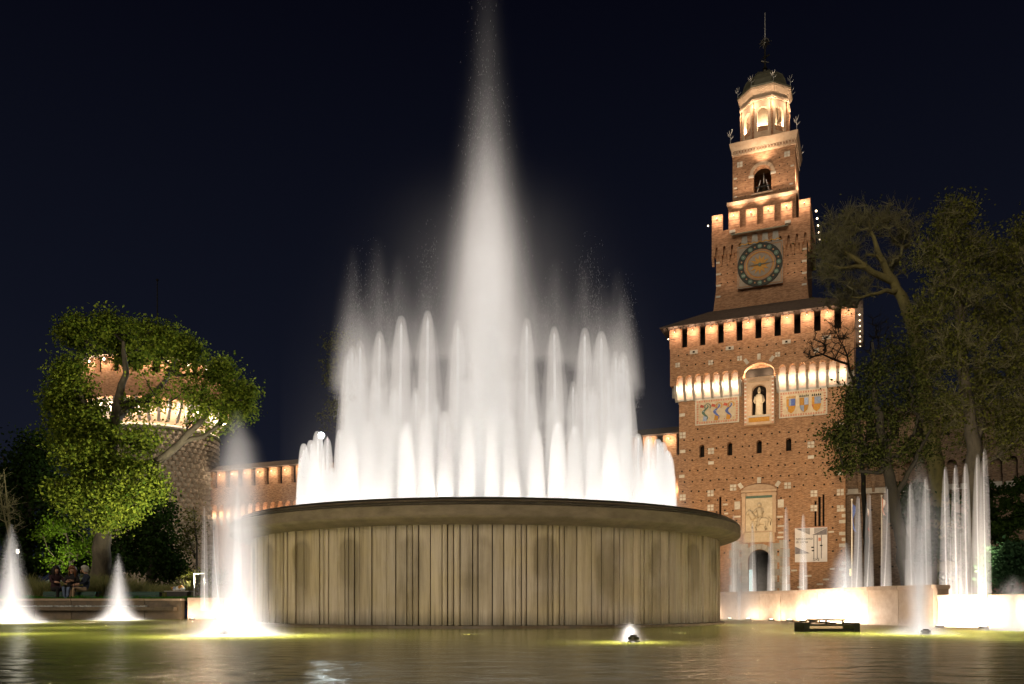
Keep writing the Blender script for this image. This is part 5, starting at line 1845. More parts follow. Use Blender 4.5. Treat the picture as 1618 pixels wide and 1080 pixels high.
def tree(name, label, limbs, blobs, n_targets, seed, bark, leafm, n_leaves, leaf, spread=0.35, twig_r=0.012, group=None, twigm=None, min_r=0.02, lobes=0.55, extra_twigs=0, wig=0.10):
    rs_ = np.random.RandomState(seed)
    base = limbs[0][0][0]
    o = empty(name, label, "tree", (base.x, base.y, base.z), group=group)
    w = np.array([b[3] if len(b) > 3 else 1.0 for b in blobs], float)
    w /= w.sum()
    T = []
    for k, b in enumerate(blobs):
        n = max(4, int(n_targets * w[k]))
        v = rs_.normal(size=(n, 3))
        v /= np.linalg.norm(v, axis=1, keepdims=True)
        r = rs_.rand(n, 1) ** lobes
        T.append(np.array(b[0]) + v * r * np.array(b[1]))
    T = np.concatenate(T)
    nd, par, rad, tips, n_l = skeleton(limbs, T, rs_, wig=wig)
    cnt = np.zeros(len(nd))
    cnt[tips] = 1
    for i in range(len(nd) - 1, 0, -1):
        cnt[par[i]] += cnt[i]
    rr = np.maximum(rad, twig_r * np.maximum(cnt, 1) ** 0.42)
    rr[:n_l] = np.maximum(rad[:n_l], twig_r)
    off = np.array(base)
    idx = np.arange(1, len(nd))
    main = idx[(idx < n_l)]
    tw = idx[(idx >= n_l)]
    V, Q = frusta(nd[par[main]] - off, nd[main] - off, rr[par[main]], rr[main], 9)
    np_mesh("trunk", V, Q, bark, o, True)
    p0 = rr[par[tw]]
    p0 = np.minimum(p0, rr[tw] * 1.6)
    V, Q = frusta(nd[par[tw]] - off, nd[tw] - off, p0, rr[tw], 4)
    if extra_twigs:
        # fine end twigs, fanned about every tip
        s = tips[rs_.randint(0, len(tips), extra_twigs)]
        d = nd[s] - nd[par[s]]
        d /= np.linalg.norm(d, axis=1, keepdims=True) + 1e-9
        d = d + rs_.normal(size=d.shape) * 0.55
        d /= np.linalg.norm(d, axis=1, keepdims=True)
        d[:, 2] += 0.15
        st_ = nd[s] + (nd[par[s]] - nd[s]) * rs_.rand(len(s), 1) * 2.0
        ln = (0.4 + 0.8 * rs_.rand(len(s), 1)) * spread * 2
        V2, Q2 = frusta(st_ - off, st_ + d * ln - off, np.full(len(s), twig_r * 0.8), np.full(len(s), twig_r * 0.35), 3)
        Q = np.concatenate([Q, Q2 + len(V)])
        V = np.concatenate([V, V2])
        ends = st_ + d * ln
    else:
        ends = nd[tips]
    np_mesh("branches", V, Q, twigm or bark, o, False)["kind"] = "stuff"
    if n_leaves:
        s = rs_.randint(0, len(ends), n_leaves)
        C = ends[s] + rs_.normal(size=(n_leaves, 3)) * spread * np.array([1, 1, 0.8])
        V, Q = leaf_quads(C - off, leaf, rs_, 0.3)
        np_mesh("crown", V, Q, leafm, o)["kind"] = "stuff"
    return o


def LP(pts, Y, dy=None):
    """Limb through photograph points (u, v, radius[, depth offset]) at distance Y."""
    out = []
    for p in pts:
        d = p[3] if len(p) > 3 else 0.0
        out.append((P(p[0], p[1], Y + d), p[2]))
    return out


def BL(pts, Y):
    """Crown lobes (u, v, half-width px, half-height px, weight, depth offset)."""
    out = []
    for u, v, ru, rv, w, d in pts:
        c = P(u, v, Y + d)
        s = (Y + d) / F
        out.append((c, (ru * s, ru * s * 0.9, rv * s), 0, w))
    return out


Y0 = 36
tree("broad_tree", "broad bright green spring tree on the lawn in front of the round stone tower",
     [LP([(158, 938, 0.50), (160, 900, 0.40), (163, 850, 0.36), (164, 790, 0.33), (170, 730, 0.30), (178, 680, 0.26), (186, 640, 0.20), (200, 590, 0.13), (195, 540, 0.07)], Y0),
      LP([(170, 740, 0.24), (215, 738, 0.20), (250, 728, 0.18, -0.5), (285, 700, 0.15, -0.8), (312, 672, 0.12, -0.8), (335, 640, 0.08, -0.5)], Y0),
      LP([(285, 700, 0.1, -0.8), (320, 690, 0.09, -0.6), (345, 672, 0.06, -0.4)], Y0),
      LP([(184, 650, 0.15), (225, 632, 0.13, 0.8), (262, 600, 0.09, 1.0), (280, 560, 0.05, 1.0)], Y0),
      LP([(178, 690, 0.15), (150, 660, 0.13, -0.6), (125, 620, 0.09, -1.0), (120, 570, 0.05, -1.0)], Y0),
      LP([(166, 770, 0.14), (130, 745, 0.10, -1.0), (105, 720, 0.05, -1.5)], Y0)],
     BL([(125, 530, 28, 28, 1.0, 0), (180, 525, 42, 30, 1.6, 1), (250, 538, 36, 30, 1.3, 0.5), (292, 556, 28, 24, 1.0, 0), (108, 590, 24, 26, 0.9, -1), (200, 562, 50, 16, 0.8, 1.4), (350, 592, 26, 24, 0.9, 0),
         (372, 640, 26, 30, 1.0, 0.4), (112, 622, 36, 28, 1.4, -0.6), (140, 682, 46, 26, 1.3, -0.8), (92, 668, 20, 16, 0.4, -0.6), (385, 620, 14, 20, 0.4, 0), (215, 700, 40, 14, 0.4, 0.5), (270, 605, 70, 22, 0.55, 0.2), (200, 640, 40, 14, 0.3, 0.6), (115, 690, 40, 24, 0.8, -1), (215, 690, 44, 16, 0.5, -0.8), (92, 638, 24, 16, 0.5, -0.5), (130, 660, 32, 26, 0.9, -0.8), (320, 640, 30, 18, 0.5, -1), (235, 640, 44, 10, 0.3, 0.3), (140, 730, 48, 36, 1.8, -1.6), (120, 782, 40, 30, 1.3, -1.8), (195, 780, 44, 30, 1.5, -2.0),
         (205, 735, 34, 16, 0.6, -1.2), (250, 770, 24, 24, 0.5, -1.0), (330, 668, 36, 14, 0.3, 0.2), (170, 820, 40, 18, 0.8, -1.5)], Y0),
     860, 11, M["bark"], M["leaf_spring"], 60000, 0.125, spread=0.27, lobes=0.5, twigm=M["bark_dark"], twig_r=0.014)

# right-hand trees
Y1 = 41
tree("tall_tree", "tallest slender spring tree with sparse olive leaves, rising behind the five tall arcs",
     [LP([(1545, 945, 0.52), (1545, 860, 0.44), (1540, 760, 0.38), (1538, 700, 0.34), (1528, 640, 0.30), (1519, 560, 0.26), (1516, 490, 0.22), (1517, 430, 0.18), (1508, 380, 0.10), (1500, 330, 0.04)], Y1),
      LP([(1538, 710, 0.3), (1548, 640, 0.25, 0.8), (1545, 570, 0.2, 1.2), (1575, 500, 0.12, 1.5), (1590, 430, 0.06, 1.5)], Y1),
      LP([(1517, 440, 0.12), (1528, 400, 0.08, 0.5), (1532, 360, 0.04, 0.7)], Y1),
      LP([(1518, 470, 0.1), (1480, 420, 0.06, -0.4), (1465, 375, 0.03, -0.6)], Y1),
      LP([(1520, 570, 0.12), (1478, 520, 0.08, -0.6), (1452, 480, 0.04, -0.8)], Y1),
      LP([(1540, 740, 0.14), (1580, 720, 0.10, -1), (1612, 690, 0.06, -1.5)], Y1)],
     BL([(1507, 350, 32, 34, 1.3, 0), (1485, 400, 38, 30, 1.3, -0.5), (1540, 400, 40, 36, 1.4, 0.5), (1580, 420, 28, 40, 1.0, 1.2), (1510, 460, 60, 30, 1.6, 0), (1465, 500, 34, 30, 1.0, -0.8), (1570, 500, 40, 50, 1.3, 1),
         (1520, 540, 60, 40, 1.6, -1), (1470, 580, 40, 50, 1.2, -1), (1560, 610, 50, 60, 1.6, 0), (1490, 650, 44, 40, 1.2, -1), (1590, 690, 30, 40, 0.9, -1), (1540, 680, 40, 40, 0.9, 1)], Y1),
     760, 21, M["bark"], M["leaf_olive"], 23000, 0.125, spread=0.30, extra_twigs=9500, twigm=M["twig"], twig_r=0.013, lobes=0.6)
Y2 = 48
tree("leaning_tree", "bare leaning tree with mossy forked limbs reaching left towards the clock tower",
     [LP([(1500, 945, 0.6), (1492, 820, 0.52), (1478, 730, 0.46), (1462, 620, 0.40), (1448, 540, 0.36), (1436, 500, 0.33), (1425, 468, 0.30), (1412, 445, 0.24), (1395, 415, 0.17), (1385, 390, 0.13), (1372, 350, 0.06)], Y2),
      LP([(1412, 442, 0.22), (1390, 436, 0.19), (1368, 422, 0.17, -0.3), (1350, 408, 0.14, -0.4), (1335, 398, 0.10, -0.5), (1312, 385, 0.04, -0.5)], Y2),
      LP([(1368, 420, 0.12, -0.3), (1350, 420, 0.1, -0.6), (1330, 423, 0.06, -1), (1300, 415, 0.03, -1)], Y2),
      LP([(1420, 460, 0.16), (1400, 458, 0.12, -0.5), (1375, 465, 0.08, -0.8), (1345, 470, 0.04, -1)], Y2),
      LP([(1395, 415, 0.08), (1385, 404, 0.06, -0.4), (1370, 402, 0.05, -0.8)], Y2)],
     BL([(1345, 350, 44, 22, 1.2, 0), (1310, 385, 28, 34, 1.0, -0.5), (1395, 350, 40, 22, 1.0, 0.5), (1340, 400, 46, 26, 1.1, 0), (1430, 375, 28, 28, 0.7, 1), (1310, 430, 26, 30, 0.8, -0.6), (1355, 455, 40, 22, 0.8, 0), (1410, 420, 28, 24, 0.5, 1), (1330, 478, 36, 10, 0.4, 0)], Y2),
     560, 33, M["bark_olive"], M["leaf_olive"], 1500, 0.12, spread=0.36, extra_twigs=6500, twigm=M["twig"], twig_r=0.013, lobes=0.65)
Y3 = 40
tree("edge_tree", "spring tree with sparse olive leaves cut off by the photo's right edge",
     [LP([(1650, 945, 0.55), (1645, 780, 0.45), (1640, 640, 0.36), (1632, 520, 0.25), (1625, 420, 0.12), (1618, 350, 0.04)], Y3),
      LP([(1642, 660, 0.2), (1610, 600, 0.12), (1590, 540, 0.06)], Y3)],
     BL([(1622, 385, 30, 44, 1.2, 0), (1625, 470, 42, 50, 1.3, 0), (1606, 560, 38, 60, 1.3, 0), (1615, 660, 44, 50, 1.1, 0)], Y3),
     330, 44, M["bark"], M["leaf_olive"], 11000, 0.125, spread=0.30, extra_twigs=4200, twigm=M["twig"], twig_r=0.013)
Y4 = 37
tree("evergreen_tree", "dense dark evergreen tree covering the gate tower's lower right corner",
     [LP([(1440, 945, 0.35), (1425, 850, 0.28), (1408, 770, 0.24), (1392, 690, 0.2), (1380, 610, 0.12), (1378, 540, 0.05)], Y4),
      LP([(1400, 730, 0.12), (1365, 700, 0.09), (1325, 690, 0.05)], Y4), LP([(1412, 790, 0.12), (1445, 730, 0.1), (1470, 680, 0.05)], Y4),
      LP([(1404, 745, 0.1), (1370, 745, 0.08), (1330, 740, 0.04)], Y4)],
     BL([(1385, 590, 38, 40, 1.0, 0), (1350, 640, 32, 40, 1.2, -0.4), (1400, 660, 50, 50, 1.6, 0.4), (1325, 690, 28, 28, 1.2, -0.6), (1375, 715, 55, 30, 1.5, 0), (1440, 620, 44, 60, 1.2, 1), (1445, 710, 40, 36, 1.0, 0.6), (1335, 735, 26, 14, 0.5, -0.4), (1420, 560, 40, 40, 0.7, 1.2)], Y4),
     480, 55, M["bark_dark"], M["leaf_ever"], 13000, 0.125, spread=0.30, twigm=M["bark_dark"], twig_r=0.012, lobes=0.8)
tree("bare_tree", "thin bare dark tree whose twigs cross the gate tower's right-hand merlons",
     [LP([(1372, 945, 0.2), (1366, 800, 0.16), (1360, 690, 0.13), (1350, 610, 0.1), (1340, 575, 0.08), (1318, 568, 0.07), (1300, 560, 0.05), (1285, 552, 0.03)], 56),
      LP([(1345, 585, 0.06), (1338, 560, 0.05), (1325, 535, 0.03), (1318, 515, 0.015)], 56), LP([(1318, 568, 0.04), (1330, 545, 0.03), (1340, 520, 0.015)], 56),
      LP([(1362, 720, 0.08), (1380, 640, 0.06), (1385, 560, 0.04), (1392, 510, 0.015)], 56)],
     BL([(1300, 540, 28, 24, 1, 0), (1325, 525, 24, 18, 0.8, 0), (1330, 560, 24, 14, 0.5, 0), (1278, 558, 14, 10, 0.4, 0), (1385, 530, 36, 36, 1.0, 0)], 56),
     190, 66, M["bark_dark"], M["leaf_dark"], 0, 0.1, spread=0.4, extra_twigs=420, twigm=M["bark_dark"], twig_r=0.016)
tree("distant_tree", "faint tree glimpsed in the dark just left of the tall water jets",
     [LP([(545, 930, 0.4), (545, 700, 0.3), (546, 560, 0.1)], 62)], BL([(538, 545, 20, 24, 1, 0), (528, 590, 18, 28, 1, 0), (560, 580, 26, 50, 1, 1), (535, 650, 30, 40, 1, 0)], 62),
     160, 71, M["bark_dark"], M["leaf_olive"], 3200, 0.16, spread=0.35, twigm=M["bark_dark"])

# left-hand background
tree("dark_tree", "tall dark tree in shadow at the photo's left edge, behind the lawn",
     [LP([(40, 940, 0.4), (42, 840, 0.32), (50, 760, 0.22), (60, 700, 0.08)], 44), LP([(42, 840, 0.15), (15, 770, 0.1), (5, 720, 0.05)], 44)],
     BL([(62, 715, 36, 34, 1, 0), (25, 760, 40, 40, 1.2, 0), (75, 780, 40, 50, 1.2, 0), (30, 840, 46, 50, 1.2, 0), (-30, 800, 50, 90, 1.4, 0), (95, 850, 36, 40, 1.0, 0.5)], 44),
     420, 81, M["bark_dark"], M["leaf_dark"], 17000, 0.19, spread=0.36, twigm=M["bark_dark"])
tree("shrubby_tree", "dark bushy evergreen between the green tree's trunk and the round tower's foot",
     [LP([(240, 940, 0.25), (240, 860, 0.18), (242, 790, 0.06)], 41)],
     BL([(230, 800, 40, 30, 1, 0), (255, 850, 36, 50, 1.4, 0), (210, 860, 36, 50, 1.3, 0.3), (265, 900, 24, 24, 0.8, 0)], 41),
     260, 82, M["bark_dark"], M["leaf_dark"], 12000, 0.16, spread=0.30, twigm=M["bark_dark"])
tree("small_tree", "small thin young tree with a forked stem at the round tower's foot",
     [LP([(311, 935, 0.06), (311, 880, 0.05), (309, 840, 0.04), (306, 800, 0.015)], 39), LP([(310, 880, 0.03), (296, 845, 0.02), (290, 815, 0.01)], 39)],
     BL([(303, 830, 16, 32, 1, 0), (296, 860, 12, 18, 0.6, 0)], 39),
     90, 83, M["bark"], M["leaf_olive"], 700, 0.10, spread=0.16, extra_twigs=260, twigm=M["twig"], twig_r=0.008)
tree("lit_sapling", "slender young tree with lime green leaves lit up by a lamp beside it",
     [LP([(112, 940, 0.10), (112, 890, 0.08), (108, 850, 0.05), (100, 825, 0.02)], 38.5), LP([(112, 890, 0.04), (135, 870, 0.03), (158, 872, 0.015)], 38.5)],
     BL([(100, 832, 26, 14, 1.2, 0), (70, 840, 16, 12, 0.5, 0), (110, 870, 34, 12, 1.0, -0.2), (140, 865, 22, 20, 0.8, 0), (90, 890, 22, 10, 0.5, 0), (155, 885, 14, 12, 0.4, 0)], 38.5),
     120, 84, M["bark"], M["leaf_lime"], 2600, 0.12, spread=0.22, twigm=M["twig"], twig_r=0.008)
tree("bare_sapling", "bare thin sapling at the photo's far left edge",
     [LP([(18, 940, 0.07), (16, 850, 0.05), (12, 790, 0.03), (6, 740, 0.01)], 33), LP([(16, 850, 0.04), (4, 800, 0.025), (-4, 760, 0.01)], 33)],
     BL([(8, 790, 18, 44, 1, 0), (20, 820, 14, 30, 0.5, 0)], 33),
     90, 85, M["twig"], M["leaf_olive"], 0, 0.1, spread=0.25, extra_twigs=160, twigm=M["twig"], twig_r=0.008)


def bush(name, label, blobs, Y, n, seed, leafm, leaf, spread=0.2, nt=120, v_base=940):
    u = sum(b[0] for b in blobs) / len(blobs)
    return tree(name, label, [LP([(u, v_base, 0.06), (u, v_base - 14, 0.05)], Y)], BL(blobs, Y), nt, seed, M["bark_dark"], leafm, n, leaf, spread=spread, twigm=M["bark_dark"], twig_r=0.008)


for nm, lb, bl_, Y, n, sd, lm, lf in (
        ("round_bush", "bluish green leafy bush behind the pool wall at the far right", [(1595, 880, 28, 16, 1, 0), (1620, 890, 26, 22, 1, 0), (1580, 905, 22, 16, 0.8, 0)], 24, 3600, 91, M["leaf_blue"], 0.12),
        ("dark_bush", "dark leafy bush under the tall slender tree behind the five tall arcs", [(1490, 860, 60, 60, 1, 0), (1550, 830, 60, 80, 1.2, 1), (1610, 810, 50, 60, 1, 1), (1440, 800, 36, 50, 0.7, 0)], 45, 14000, 92, M["leaf_dark"], 0.20),
        ("dark_hedge", "dark hedge behind the seated people and the dry grasses", [(-20, 890, 50, 30, 1, 0), (60, 895, 50, 24, 1, 0), (130, 890, 50, 30, 1, 0), (190, 880, 50, 34, 1, 0)], 42, 9000, 93, M["leaf_dark"], 0.18),
        ("low_bush", "low clipped olive bush beside the planter at the round tower's foot", [(335, 915, 26, 10, 1, 0), (310, 918, 20, 8, 0.8, 0)], 33, 2600, 94, M["leaf_olive"], 0.08)):
    o = bush(nm, lb, bl_, Y, n, sd, lm, lf)
    o["category"] = "hedge" if "hedge" in nm else "bush"

# ornamental grasses and lawn
q = np.random.RandomState(17)


def blades(name, n, u0, u1, Y0_, Y1_, h, m_, seed, w=0.010, lean=0.35, zb=GZ):
    q = np.random.RandomState(seed)
    Y = Y0_ + (Y1_ - Y0_) * q.rand(n)
    u = u0 + (u1 - u0) * q.rand(n)
    cl_ = 0.75 + 0.35 * np.sin(u * 0.11 + np.sin(u * 0.037) * 3) * np.cos(Y * 2.1)
    x = (u - 809) / F * Y
    hh = h * (0.45 + 0.6 * q.rand(n)) * cl_
    d = q.normal(size=(n, 2)) * lean
    b = np.stack([x, Y, np.full(n, zb)], 1)
    t1 = b + np.stack([d[:, 0] * hh * 0.4, d[:, 1] * hh * 0.4, hh * 0.65], 1)
    t2 = b + np.stack([d[:, 0] * hh, d[:, 1] * hh, hh], 1)
    s = np.stack([np.full(n, w), np.zeros(n), np.zeros(n)], 1)
    V = np.stack([b - s, b + s, t1 + s * 0.8, t1 - s * 0.8, t2 + s * 0.3, t2 - s * 0.3], 1).reshape(-1, 3)
    k = np.arange(n)[:, None] * 6
    Q = np.concatenate([k + np.array([[0, 1, 2, 3]]), k + np.array([[3, 2, 4, 5]])])
    return tag(np_mesh(name, V, Q, m_), kind="stuff")


blades("dry_grass", 9000, 40, 205, 31.0, 33.5, 1.05, M["grassblade"], 1)
blades("dry_grass", 3500, 205, 300, 31.5, 33.5, 0.85, M["grassblade"], 2)
blades("dry_grass", 1800, 320, 420, 31.5, 33.0, 0.6, M["grassblade"], 3)
blades("lawn_grass", 7000, 0, 330, 28.7, 31.0, 0.22, M["lawnblade"], 4, 0.014)
blades("lawn_grass", 2500, 1480, 1640, 20.5, 24.0, 0.2, M["lawnblade"], 5, 0.014)
# garden lamp that lights the lime green sapling
gl = empty("garden_lamp", "small white garden lamp on a short post at the left edge under the trees", "lamp", (*P(28, 930, 34).xy, GZ))
h = P(28, 872, 34).z - GZ
MB().tube([(0, 0, 0), (0, 0, h - 0.08)], [0.05, 0.035], 8).build("post", M["iron"], gl)
MB().ball((0, 0, h), 0.05, 10, 7).build("globe", M["lamp_pool"], gl, smooth=True)
MB().lathe([(0.0, 0.1), (0.13, 0.085), (0.12, 0.075), (0.0, 0.085)], 12, (0, 0, h)).build("cap", M["iron"], gl)
lamp("POINT", (0, 0.0, h + 0.14), 40, (1.0, 0.95, 0.8), gl, 0.08)
p = P(86, 868, 37.6)
lamp("SPOT", (p.x - 0.9, p.y - 2.0, GZ + 0.4), 900, (1.0, 0.97, 0.80), None, 0.15, (p.x + 0.7, p.y + 1, 3.6), 60, 0.7)
p = P(250, 760, 30)
lamp("SPOT", (-11.4, 30.6, GZ + 0.5), 6200, (1.0, 0.94, 0.72), None, 0.3, (*P(180, 690, 35).xy, P(180, 660, 35).z), 75, 0.7)
lamp("SPOT", (12.5, 23.5, GZ + 0.2), 9500, (1.0, 0.88, 0.66), None, 0.3, (*P(1500, 560, 42).xy, P(1500, 560, 42).z), 85, 0.8)  # unseen flood added behind the pool wall to brighten the right-hand trees
# parked pale things behind the grass: two low white canopies
for u, lb in ((92, "left of two pale rounded covers behind the dry grasses"), (130, "right of two pale rounded covers behind the dry grasses")):
    c = P(u, 925, 36)
    o = empty("garden_cover", lb, "cover", (c.x, c.y, GZ))
    MB().lathe([(0.62, 0.55), (0.60, 0.75), (0.50, 0.92), (0.3, 1.02), (0, 1.06)], 16, (0, 0, 0), sy=0.6).build("cloth", mat("pale_green_cloth", (0.42, 0.52, 0.46), None, 3, 0.8, 0.1), o, smooth=True)
    for s in (-1, 1):
        MB().tube([(s * 0.5, 0, 0), (s * 0.5, 0, 0.62)], 0.03, 6).build("leg", M["iron"], o)

# ------------------------------------------------------------------ benches, planter, people
def bench(name, label, u0, u1, Y):
    x0, x1 = (u0 - 809) / F * Y, (u1 - 809) / F * Y
    o = empty(name, label, "bench", ((x0 + x1) / 2, Y, GZ))
    w = (x1 - x0) / 2
    for k in range(4):
        MB().box(-w, w, -0.22 + k * 0.115, -0.12 + k * 0.115, 0.315, 0.345).build("slat", M["benchgreen"], o)
    for k in range(2):
        MB().box(-w, w, -0.245, -0.223, 0.10 + k * 0.11, 0.20 + k * 0.11).build("front_board", M["benchgreen"], o)
    for s in (-1, 1):
        MB().box(s * (w - 0.12) - 0.03, s * (w - 0.12) + 0.03, -0.2, 0.2, 0, 0.314).build("leg", M["iron"], o)
    return o


bench("park_bench", "dark green plank bench with three seated people on it", 74, 156, 29.7)
bench("park_bench", "dark green plank bench with nobody on it, right of the slim foaming cone", 200, 256, 29.7)
pb_ = empty("planter", "dark low planter box by the round tower's foot", "planter", (*P(283, 940, 31).xy, GZ))
MB().box(-0.38, 0.38, -0.2, 0.2, 0, 0.36).build("box", M["iron"], pb_)
MB().box(-0.46, 0.46, -0.25, 0.25, 0.361, 0.40).build("rim", M["greystone"], pb_)
bd = empty("cloth_bundle", "small crumpled bundle of white, blue and yellow cloth on the dark planter", "bundle", (*P(281, 940, 31).xy, GZ + 0.40))
rb_ = random.Random(3)
for k in range(9):
    c = (rb_.uniform(-0.24, 0.24), rb_.uniform(-0.1, 0.1), rb_.uniform(0.03, 0.12))
    m_ = (M["white"], M["skyblue"], M["gold"], M["white"])[k % 4]
    q_ = MB().ball((0, 0, 0), rb_.uniform(0.07, 0.11), 7, 5, 0.8)
    q_.v = [(x + c[0] + rb_.uniform(-0.02, 0.02), y + c[1] + rb_.uniform(-0.02, 0.02), max(0.0, z + c[2] + rb_.uniform(-0.02, 0.02))) for x, y, z in q_.v]
    q_.build("fold", m_, bd)
fr_ = empty("metal_frame", "pale right-angled metal frame standing by the thin jets of water", "frame", (*P(312, 940, 30.5).xy, GZ))
MB().tube([(0.25, 0, 0), (0.25, 0, 0.9)], 0.02, 6).build("post", M["steel"], fr_)
MB().tube([(-0.12, 0, 0), (-0.12, 0, 1.02)], 0.02, 6).build("post", M["steel"], fr_)
MB().tube([(-0.14, 0, 1.03), (0.27, 0, 1.03)], 0.022, 6).build("top_bar", M["steel"], fr_)


def skin_mesh(name, joints, edges, root, mats, pick, lv=2):
    me = bpy.data.meshes.new(name)
    me.from_pydata([j[0] for j in joints], edges, [])
    o = bpy.data.objects.new(name, me)
    COL.objects.link(o)
    md = o.modifiers.new("skin", "SKIN")
    md.use_smooth_shade = True
    for i, j in enumerate(joints):
        sv = me.skin_vertices[0].data[i]
        sv.radius = (j[1], j[1] * (j[2] if len(j) > 2 else 1.0))
        sv.use_root = i == root
    sb = o.modifiers.new("sub", "SUBSURF")
    sb.levels = sb.render_levels = lv
    dg = bpy.context.evaluated_depsgraph_get()
    dg.update()
    m2_ = bpy.data.meshes.new_from_object(o.evaluated_get(dg))
    bpy.data.objects.remove(o)
    m2_.materials.clear()
    for m_ in mats:
        m2_.materials.append(m_)
    for f in m2_.polygons:
        f.material_index = pick(f.center)
        f.use_smooth = True
    return m2_


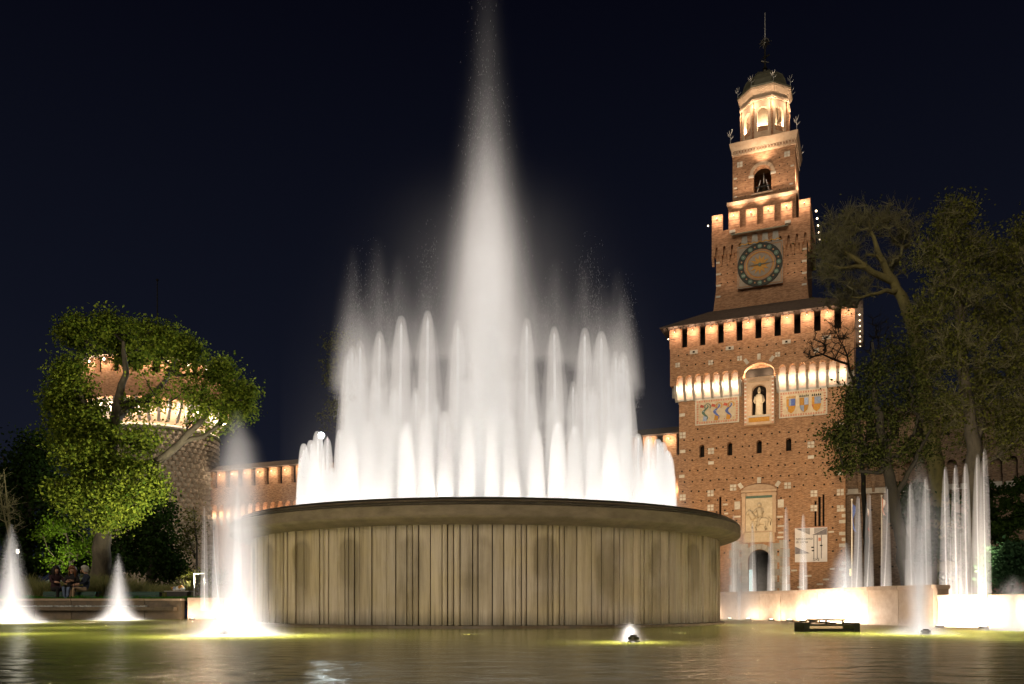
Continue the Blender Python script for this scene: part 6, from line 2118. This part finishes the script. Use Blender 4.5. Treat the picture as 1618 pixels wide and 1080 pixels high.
def person(label, u, Y, rz, pose, top, legs, hair, long_hair=False):
    """A seated figure; local -y is the way the lap points. Seat height 0.35 above the ground."""
    o = empty("person", label, "person", ((u - 809) / F * Y, Y, GZ), rz)
    la, ra_ = pose["arms"]
    kx = pose.get("knees", (0.12, -0.12))
    hd = Vector(pose.get("head", (0, -0.06, 1.08)))
    J = [((0, 0.02, 0.47), 0.155, 0.85), ((0, 0.0, 0.62), 0.145, 0.8), ((0, -0.01, 0.78), 0.165, 0.72), ((0, 0.0, 0.90), 0.14, 0.7), ((0, -0.02, 0.97), 0.06), (tuple(hd * 0.5 + Vector((0, -0.02, 1.0)) * 0.5), 0.058), (tuple(hd), 0.098, 1.12), (tuple(hd + Vector((0, 0, 0.09))), 0.085)]
    E_ = [(0, 1), (1, 2), (2, 3), (3, 4), (4, 5), (5, 6), (6, 7)]
    for s, arm in ((1, la), (-1, ra_)):
        i = len(J)
        J.append(((s * 0.17, 0, 0.88), 0.075))
        J.append((arm[0], 0.052))
        J.append((arm[1], 0.036))
        hv = Vector(arm[1]) + (Vector(arm[1]) - Vector(arm[0])).normalized() * 0.07
        J.append((tuple(hv), 0.04, 0.6))
        E_ += [(3, i), (i, i + 1), (i + 1, i + 2), (i + 2, i + 3)]
    for s, kx_, ft in ((1, kx[0], pose["feet"][0]), (-1, kx[1], pose["feet"][1])):
        i = len(J)
        J.append(((s * 0.10, -0.06, 0.44), 0.10))
        J.append(((kx_, -0.46, 0.47 + pose.get("lift", 0)), 0.068))
        J.append(((ft[0], ft[1] + 0.02, 0.10 + ft[2]), 0.048))
        J.append(((ft[0], ft[1] - 0.13, 0.045 + ft[2]), 0.042))
        E_ += [(0, i), (i, i + 1), (i + 1, i + 2), (i + 2, i + 3)]
    wr = [Vector(la[1]), Vector(ra_[1])]
    hips = 0.50

    def pick(c):
        c = Vector(c)
        if (c - hd).length < 0.17 and c.z > 0.985:
            return 0
        if min((c - w_).length for w_ in wr) < 0.085 or any((c - (w_ + (w_ - Vector(a_[0])).normalized() * 0.07)).length < 0.07 for w_, a_ in zip(wr, (la, ra_))):
            return 0
        if c.z < hips and (c.y < -0.05 or c.z < 0.42):
            return 2
        return 1

    link("body", skin_mesh("body", J, E_, 0, (M["skin"], M[top], M[legs]), pick), o)
    # fingers and thumbs
    for s, arm in ((1, la), (-1, ra_)):
        e_, w_ = Vector(arm[0]), Vector(arm[1])
        d = (w_ - e_).normalized()
        side = d.cross(Vector((0, 0, 1))).normalized()
        palm = w_ + d * 0.08
        q_ = MB()
        for k, ln in enumerate((0.062, 0.072, 0.068, 0.052)):
            b0 = palm + side * (0.027 - 0.018 * k)
            q_.tube([b0, b0 + d * ln * 0.55 + Vector((0, 0, -0.008)), b0 + d * ln + Vector((0, 0, -0.03))], [0.0095, 0.009, 0.007], 6)
        b0 = w_ + d * 0.03 + side * 0.03
        q_.tube([b0, b0 + side * 0.025 + d * 0.025, b0 + side * 0.03 + d * 0.055 + Vector((0, 0, -0.01))], [0.011, 0.010, 0.008], 6)
        q_.build("fingers", M["skin"], o, smooth=True)
    # face
    tr = Matrix.Translation(hd) @ Matrix.Rotation(pose.get("turn", 0), 4, "Z")
    f_ = MB()
    f_.tube([(0, -0.095, 0.03), (0, -0.125, -0.015), (0, -0.10, -0.025)], [0.012, 0.016, 0.008], 6)
    for s in (-1, 1):
        f_.ball((s * 0.098, 0.005, 0.0), 0.028, 6, 5, 1.3)
    f_.v = [tuple(tr @ Vector(p)) for p in f_.v]
    f_.build("nose_and_ears", M["skin"], o, smooth=True)
    f_ = MB()
    for s in (-1, 1):
        f_.ball((s * 0.036, -0.092, 0.028), 0.012, 6, 4)
    f_.v = [tuple(tr @ Vector(p)) for p in f_.v]
    f_.build("eyes", M["ink"], o)
    f_ = MB().tube([(-0.026, -0.092, -0.055), (0, -0.102, -0.058), (0.026, -0.092, -0.055)], 0.007, 5)
    f_.v = [tuple(tr @ Vector(p)) for p in f_.v]
    f_.build("mouth", M["red"], o)
    h_ = MB()
    for a_ in range(26):
        t = 2 * PI * a_ / 26
        if math.sin(t) < -0.55:
            ln = 0.03
        else:
            ln = 0.30 if long_hair else 0.10
        pts = [(0.02 * math.cos(t), 0.01 + 0.02 * math.sin(t), 0.185), (0.085 * math.cos(t), 0.015 + 0.095 * math.sin(t), 0.14), (0.112 * math.cos(t), 0.02 + 0.118 * math.sin(t), 0.05), (0.112 * math.cos(t), 0.03 + 0.115 * math.sin(t), 0.05 - ln)]
        if math.sin(t) < -0.55:
            pts = pts[:2] + [(0.10 * math.cos(t), 0.01 + 0.105 * math.sin(t), 0.085)]
        h_.tube(pts, [0.035] * (len(pts) - 1) + [0.015], 6)
    h_.v = [tuple(tr @ Vector(p)) for p in h_.v]
    h_.build("hair", M[hair], o, smooth=True)
    return o


person("person in a dark plum coat seated on the left, reaching out to the right", 88, 29.6, R(52), {"arms": (((0.24, -0.12, 0.72), (0.16, -0.40, 0.66)), ((-0.22, -0.14, 0.70), (-0.14, -0.42, 0.68))), "feet": ((0.12, -0.5, 0), (-0.12, -0.45, 0)), "head": (0, -0.05, 1.09)}, "cloth_plum", "cloth_black", "hair_black", True)
person("person with reddish brown hair, black jacket and jeans seated in the middle of the group", 114, 29.55, R(8), {"arms": (((0.25, -0.05, 0.68), (0.06, -0.26, 0.74)), ((-0.25, -0.05, 0.68), (-0.05, -0.25, 0.70))), "feet": ((0.04, -0.55, 0.05), (-0.10, -0.42, 0)), "knees": (0.05, -0.12), "lift": 0.06, "head": (0.03, -0.06, 1.08)}, "cloth_black", "denim", "hair_brown", True)
person("grey haired person in navy jacket and khaki trousers seated on the right", 137, 29.6, R(-48), {"arms": (((0.24, -0.10, 0.68), (0.12, -0.34, 0.60)), ((-0.24, -0.10, 0.68), (-0.14, -0.36, 0.60))), "feet": ((0.12, -0.5, 0), (-0.08, -0.55, 0)), "lift": 0.03, "head": (0, -0.08, 1.09)}, "cloth_navy", "khaki", "hair_grey")
